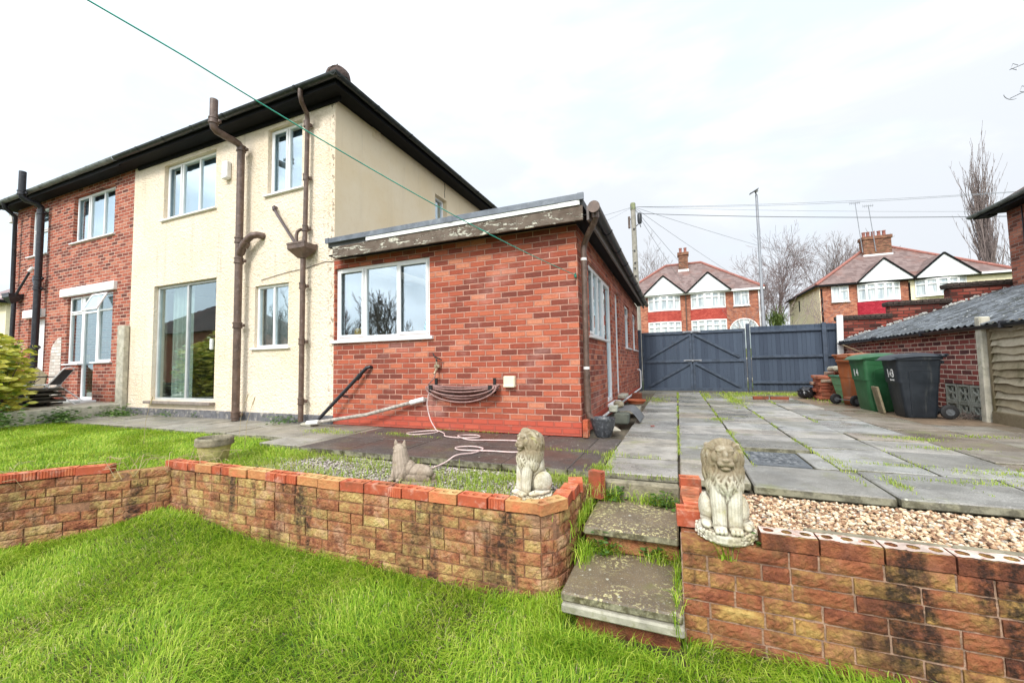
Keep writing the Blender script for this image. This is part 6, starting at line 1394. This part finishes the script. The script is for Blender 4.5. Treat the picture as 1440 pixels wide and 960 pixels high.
# climber & shrubs in front of far houses
def twigs(name, label, cx, cy, z, w, h, n, seed, mat=BARKR, r=.012, flat=True, cat='shrub'):
    rr = random.Random(seed); m = MB()
    for i in range(n):
        x0 = cx+rr.uniform(-w*.35, w*.35); P = [Vector((x0, cy, z))]; d = Vector((rr.uniform(-.7, .7), 0 if flat else rr.uniform(-.4, .4), 1)).normalized()
        for k in range(7): d = (d+Vector((rr.gauss(0, .22), 0, rr.gauss(0, .12)))).normalized(); P.append(P[-1]+d*h/7*rr.uniform(.6, 1.2))
        m.tube(P, [r*(1-.09*k) for k in range(8)], 4)
        for k in (3, 5): q = P[k]; e = (d+Vector((rr.gauss(0, .6), 0, rr.gauss(0, .3)))).normalized(); m.tube([q, q+e*h*.2, q+e*h*.33+Vector((0, 0, .05))], r*.6, 4)
    return tag(m.build(name, mat), label, cat)
twigs('climber', 'bare reddish climber stems on the wall right of the arched porch window', 6.3, 31.8, 3.3, 2.6, 3.0, 12, 3)
twigs('bare_shrub', 'thin bare shrub against the cream side wall beyond the fence', 10.8, 33.5, 3.4, 4.2, 2.6, 16, 4, BARKR, .018)
fp = thing('evergreen_shrub', 'spiky green evergreen shrub behind the fence beside the cream side wall', 'shrub', (9.6, 38, 2))
m = MB(); m.tube([(9.6, 38, 1.6), (9.6, 38, 3.6)], .15, 8); m.build('stem', BARK, fp)
n = 700; P = np.stack([9.6+rng.normal(0, .36, n), 38+rng.normal(0, .35, n), 4.3+rng.normal(0, .38, n)], 1); V, F = blades(P, rng.uniform(.35, .7, n), rng.uniform(.03, .06, n), rng.uniform(.3, 1.2, n)); npmesh('fronds', V, F, FERN, fp)
# =================================================================== FOLIAGE
leafv = [(-.5, 0, 0), (-.18, .20, .03), (.2, .18, .02), (.5, 0, -.06), (.2, -.18, .02), (-.18, -.20, .03), (0, 0, -.02)]
leaff = [(0, 6, 1), (1, 6, 2), (2, 6, 3), (3, 6, 4), (4, 6, 5), (5, 6, 0)]
def leaves(name, mat, parent, P, s, tiltsd=.7):
    n = len(P); S = np.stack([s, s*rng.uniform(.75, 1.1, n), s], 1); V, F = scatter(leafv, np.array(leaff), P, S, rng.uniform(0, 6.28, n), rng.normal(0, tiltsd, n)); return npmesh(name, V, F, mat, parent, smooth=False)
ab = thing('variegated_bush', 'large yellow-green variegated bush at the left edge on the raised patio', 'bush', (-10.3, -1.9, 0))
cen = np.array([-10.32, -2.0, .82]); rad = np.array([.92, .8, .90]); n = 3400
d = rng.normal(0, 1, (n, 3)); d /= np.linalg.norm(d, axis=1)[:, None]; rr_ = rng.uniform(.55, 1.05, n)**.6
lump = 1+.13*np.sin(d[:, 0]*7+1)*np.cos(d[:, 2]*6)+.08*np.sin(d[:, 1]*11)
P = cen+d*rad*(rr_*lump)[:, None]; P = P[P[:, 2] > .1]; leaves('foliage', AUC, ab, P, rng.uniform(.12, .21, len(P)), .95); q_ = cen+d*rad*.62; leaves('inner_foliage', WEED, ab, q_[q_[:, 2] > .1], rng.uniform(.12, .2, int((q_[:, 2] > .1).sum())), .8)
m = MB(); rr2 = random.Random(8)
for i in range(26): a = rr2.uniform(0, 6.28); e = rr2.uniform(.2, .75); m.tube([(-10.15+.1*math.cos(a), -1.85+.1*math.sin(a), -.05), (-10.15+.35*math.cos(a), -1.85+.35*math.sin(a), .4), (-10.15+e*math.cos(a), -1.85+e*math.sin(a), .7+rr2.random()*.5)], [.018, .012, .006], 5)
m.build('stems', BARK, ab)
def clump(name, label, c, r, n, mat, s0=.03, s1=.06, cat='weeds', kind='stuff', zs=.5):
    d = rng.normal(0, 1, (n, 3))*np.array([r, r*.5, r*zs*.35]); P = np.array(c)+d; P[:, 2] = np.abs(P[:, 2]-c[2])+c[2]
    return tag(leaves(name, mat, None, P, rng.uniform(s0, s1, n), .6), label, cat, kind=kind)
clump('low_weeds', 'low leafy ground cover at the foot of the variegated bush', (-9.45, -2.0, .0), .42, 1100, WEED, .05, .1, zs=1.2)
clump('low_weeds', 'dark brambly weeds along the edge of the raised patio', (-9.45, -1.05, .0), .26, 500, WEED, .05, .09, zs=.9)
clump('low_weeds', 'leafy weeds at the corner where the raised patio meets the cream house', (-9.3, -.3, .0), .22, 380, WEED, .04, .08, zs=1.0)
clump('ivy_sprigs', 'green sprigs on the stone base of the right-hand lion', (1.44, -2.46, -.03), .035, 60, WEED, .015, .03, zs=2)
# weeds along cream plinth
P = []
for (x, y, r, n) in ((-8.2, -.1, .1, 40), (-7.9, -.12, .08, 30), (-5.0, -.12, .12, 90), (-4.7, -.1, .08, 70), (-4.75, -.3, .1, 40), (-7.2, -.1, .06, 25), (.6, -1.62, .05, 60), (.95, -1.66, .05, 80), (.9, -2.12, .04, 60), (.6, -2.15, .05, 60)):
    q = rng.normal(0, 1, (n, 3))*np.array([r, r*.5, .05]); q[:, 2] = np.abs(q[:, 2]); P.append(q+np.array([x, y, .01 if x < 0 else (-.17 if y > -2 else -.33)]))
P = np.concatenate(P); tag(leaves('wall_weeds', WEED, None, P, rng.uniform(.03, .055, len(P)), .7), 'small green weeds at the foot of the cream wall and between the steps', 'weeds', kind='stuff')
# ---- grass --------------------------------------------------------
def nz(P, s, seed=0):
    x, y = P[:, 0]*s+seed, P[:, 1]*s+seed*1.7; return (np.sin(x*1.3+1.7*np.sin(y*.9))+np.sin(y*1.7+1.3*np.sin(x*1.1+2))+np.sin((x+y)*2.3))/3
def terr_z(P): return np.array([terr_h(a, b) for a, b in P[:, :2]])
lawn = [(-4.4, -3.95), (-3.98, -3.32), (-3.80, -3.06), (-3.46, -2.74), (-3.33, -2.53), (.35, -2.455), (.42, -2.2), (.455, -2.2), (.455, -2.66), (1.06, -2.72), (1.06, -2.52), (2.8, -2.52), (2.4, -4.4), (-4.2, -4.4)]
P = polypts(lawn, 105000, 0); P[:, 2] = terr_z(P)
dn = nz(P, 2.2); dwall = np.minimum(np.abs(P[:, 1]+2.45), 1.0); tall = np.exp(-(dwall/.14)**2)
h = rng.uniform(.03, .075, len(P))*(1+.4*dn)+tall*rng.uniform(.0, .07, len(P)); h *= 1.0; P[:, 2] -= 0; V, F = blades(P, h, rng.uniform(.0028, .0055, len(P)), rng.uniform(.5, 1.9, len(P)), flow=.8)
tag(npmesh('lawn_grass', V, F, GRASS), 'lush bright green grass of the lower lawn in front of the garden walls', 'grass', kind='stuff')
lawn2 = [(-9.6, -4.7), (-4.8, -4.5), (-4.45, -3.85), (-4.1, -3.3), (-3.9, -3.0), (-3.52, -2.62), (-3.3, -2.33), (-2.75, -2.2), (-2.45, -1.75), (-2.75, -1.47), (-3.2, -1.38), (-4.0, -1.12), (-5.3, -.90), (-7.2, -.72), (-8.5, -.6), (-9.2, -.7), (-9.6, -1.2)]
P = polypts(lawn2, 80000, -.075); h = rng.uniform(.04, .085, len(P))*(1+.3*nz(P, 2.0, 3)); V, F = blades(P, h, rng.uniform(.004, .008, len(P)), rng.uniform(.3, 1.5, len(P)), flow=.9)
tag(npmesh('lawn_grass', V, F, GRASS), 'bright green grass of the raised upper lawn left of the stone planter', 'grass', kind='stuff')
T = []
def tuft(x, y, z, rx, ry, n): q = rng.normal(0, 1, (n, 2))*np.array([rx, ry]); T.append(np.column_stack([x+q[:, 0], y+q[:, 1], np.full(n, z)]))
for x, y, rx, ry, n in ((-2.7, -1.6, .2, .1, 500), (-2.2, -1.62, .3, .06, 500), (-1.5, -1.75, .25, .1, 420), (-.5, -1.9, .35, .14, 1200), (-.1, -1.7, .3, .07, 900), (-1.9, -2.1, .4, .1, 700), (-2.7, -2.1, .25, .14, 800), (.2, -1.6, .12, .04, 400), (-.35, -2.2, .25, .07, 500), (.1, -2.33, .1, .03, 200), (-3.15, -2.05, .1, .12, 400)): tuft(x, y, -.08, rx, ry, n)
bed_end = sum(len(a) for a in T)
for x, n in ((1.062, 1500), (1.64, 1100), (2.24, 1500), (2.85, 700)):   # joints that run away from the viewer
    yy = rng.uniform(-1.4, 8, n); k = np.sin(yy*5+x*3)+np.sin(yy*2.1+x) > (-.2 if x < 2.5 else .4); yy = yy[k]; T.append(np.column_stack([x+rng.normal(0, .012+.0*yy, len(yy)), yy, np.full(len(yy), -.01)]))
for x, y, rx, ry, n in ((2.2, 5.2, .08, .7, 900), (2.5, 6.8, .25, .5, 900), (3.2, 7.4, .5, .2, 900), (4.0, 7.2, .4, .3, 800), (1.75, 6.6, .05, .6, 250), (.62, 5.0, .12, .5, 320), (1.66, 2.0, .08, .06, 220), (1.66, .8, .03, .1, 100), (3.35, .84, .12, .06, 500), (2.3, -.6, .02, .16, 160), (2.45, -1.2, .02, .1, 160), (3.4, -.65, .2, .05, 500), (3.0, -1.0, .22, .02, 280), (3.9, -.5, .3, .06, 500), (3.4, .35, .16, .03, 200), (4.1, 1.2, .2, .04, 200), (3.5, -.9, .25, .03, 500), (2.7, -.55, .15, .02, 150), (.46, -.9, .03, .16, 220), (.46, -1.35, .05, .05, 300), (.75, -1.5, .25, .02, 90), (.7, -.87, .2, .008, 90), (-2.35, -.45, .12, .02, 120), (-2.1, -.55, .2, .02, 160), (-3.3, -.6, .2, .08, 300), (-3.6, -.5, .1, .1, 160), (-1.4, -.02, .2, .008, 100), (-2.0, -.03, .1, .01, 80), (.1, -.78, .3, .006, 130), (4.3, 5.6, .3, .3, 300), (1.45, -.27, .1, .008, 50)): tuft(x, y, -.005, rx, ry, n)
P = np.concatenate(T); N1 = len(P); isb = np.arange(N1) < bed_end
h = np.where(isb, rng.uniform(.04, .10, N1), rng.uniform(.012, .04, N1)); far_ = P[:, 1] > 4.5; h = np.where(far_ & ~isb, h*1.6, h); V, F = blades(P, h, rng.uniform(.003, .006, N1)*np.where(P[:, 1] > 2, 1.8, 1), rng.uniform(.3, 1.1, N1))
tag(npmesh('grass_tufts', V, F, GRASS2), 'yellow-green grass tufts in the gravel bed and in the joints of the paving', 'grass', kind='stuff')
Q = polypts(lawn, 7000, 0); Q = Q[(nz(Q, 1.7, 5) > .15) | (rng.random(len(Q)) < .25)]; Q[:, 2] = terr_z(Q); V, F = blades(Q, rng.uniform(.03, .07, len(Q)), rng.uniform(.002, .004, len(Q)), rng.uniform(.8, 2.0, len(Q)), flow=1.2)
tag(npmesh('straw_grass', V, F, DRY), 'dead straw-coloured blades mixed into the lower lawn', 'dry grass', kind='stuff')
T = []
for x, y, z, rx, ry, n, in ((.38, -2.5, -.56, .06, .08, 450), (.5, -2.76, -.56, .1, .04, 400), (.8, -2.74, -.57, .2, .04, 900), (.62, -2.72, -.57, .1, .03, 500), (.5, -2.2, -.33, .03, .08, 160), (.6, -2.14, -.34, .08, .02, 110), (.96, -2.16, -.34, .07, .02, 120), (1.035, -2.4, -.35, .01, .16, 110), (.9, -1.62, -.17, .1, .02, 160), (.55, -1.62, -.17, .05, .03, 160), (1.28, -2.50, -.1, .02, .006, 40), (.44, -1.9, -.2, .02, .15, 200)): tuft(x, y, z, rx, ry, n)
P = np.concatenate(T); V, F = blades(P, rng.uniform(.04, .13, len(P)), rng.uniform(.003, .0055, len(P)), rng.uniform(.4, 1.2, len(P)))
tag(npmesh('long_grass', V, F, GRASS), 'longer grass growing round the steps and out of the brick joints', 'grass', kind='stuff')
m = MB(); rr2 = random.Random(4)
for i in range(46):
    x = rr2.choice([-3.5, -3.3, -3.0, -3.9, -4.4])+rr2.gauss(0, .12); y = -2.35-.35*(x < -3.4)+rr2.gauss(0, .12)-(.45 if x < -3.9 else 0); a = rr2.uniform(0, 6.28); L = rr2.uniform(.12, .3)
    m.tube([(x, y, -.06), (x+L*.3*math.cos(a), y+L*.3*math.sin(a), -.06+L*.55), (x+L*.8*math.cos(a), y+L*.8*math.sin(a), -.06+L*.5)], .0022, 4)
for (x, y) in ((-4.3, -1.2), (-3.6, -1.6), (-5.2, -1.8)): m.tube([(x, y, -.05), (x+.03, y, .25), (x+.12, y, .48)], .002, 4); m.tube([(x+.12, y, .46), (x+.16, y, .55)], .006, 4)
tag(m.build('dry_stalks', DRY), 'pale dry grass stalks leaning over the left wall and lawn', 'dry grass', kind='stuff')
# =================================================================== LIGHT
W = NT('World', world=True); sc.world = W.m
tc = W.n('ShaderNodeTexCoord').outputs['Generated']
sky = W.n('ShaderNodeTexSky'); sky.sky_type = 'NISHITA'; sky.sun_disc = False; sky.sun_elevation = math.radians(40); sky.sun_rotation = math.radians(200); sky.dust_density = 3
xyz = W.sep(tc); z = W.math('MAXIMUM', xyz[2], .0)
q = W.scale(tc, 1, 1, 2.6)
n1 = W.noise(q, 1.5, 6, .52, .4); n2 = W.noise(q, 3.6, 7, .55, .3)
cl = W.math('ADD', W.math('MULTIPLY', n1, .7), W.math('MULTIPLY', n2, .3))
cover = W.ss(cl, .42, .58)
grey = W.ss(W.noise(q, 1.6, 6, .55, .5), .42, .60)
cloud = W.mix(W.math('MULTIPLY', grey, .75), (6.2, 6.4, 6.6), (4.9, 5.2, 5.65))
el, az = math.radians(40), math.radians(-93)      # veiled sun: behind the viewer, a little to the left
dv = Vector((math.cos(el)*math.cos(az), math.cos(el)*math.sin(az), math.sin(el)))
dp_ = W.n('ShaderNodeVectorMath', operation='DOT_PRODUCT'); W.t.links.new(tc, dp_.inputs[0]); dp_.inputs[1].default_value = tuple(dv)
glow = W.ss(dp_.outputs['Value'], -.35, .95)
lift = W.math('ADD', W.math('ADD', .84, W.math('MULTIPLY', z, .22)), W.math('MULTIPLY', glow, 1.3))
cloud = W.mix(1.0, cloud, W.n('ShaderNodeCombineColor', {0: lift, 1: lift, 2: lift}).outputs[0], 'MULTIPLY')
sk = W.mix(.75, sky.outputs[0], (5.5, 6.4, 7.15))
col = W.mix(W.math('ADD', .25, W.math('MULTIPLY', cover, .75)), sk, cloud)
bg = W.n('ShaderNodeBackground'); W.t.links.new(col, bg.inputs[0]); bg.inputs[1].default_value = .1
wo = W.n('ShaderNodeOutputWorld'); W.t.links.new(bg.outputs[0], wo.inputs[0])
sd = bpy.data.lights.new('sun', 'SUN'); sd.energy = 1.5; sd.angle = math.radians(14); sd.color = (1, .96, .9)
so = bpy.data.objects.new('sun', sd); COL.objects.link(so)
so.rotation_euler = dv.to_track_quat('Z', 'Y').to_euler(); so.location = dv*30
sky.sun_rotation = math.atan2(dv.x, dv.y)
vs_ = sc.view_settings; vs_.view_transform = 'Standard'; vs_.look = 'None'; vs_.gamma = 1; vs_.use_curve_mapping = False; vs_.exposure = .92
sc.cycles.max_bounces = 8; sc.cycles.transparent_max_bounces = 12; sc.cycles.sample_clamp_indirect = 6
for o in list(sc.objects):
    if o.type == 'MESH' and o.users == 0: bpy.data.objects.remove(o)
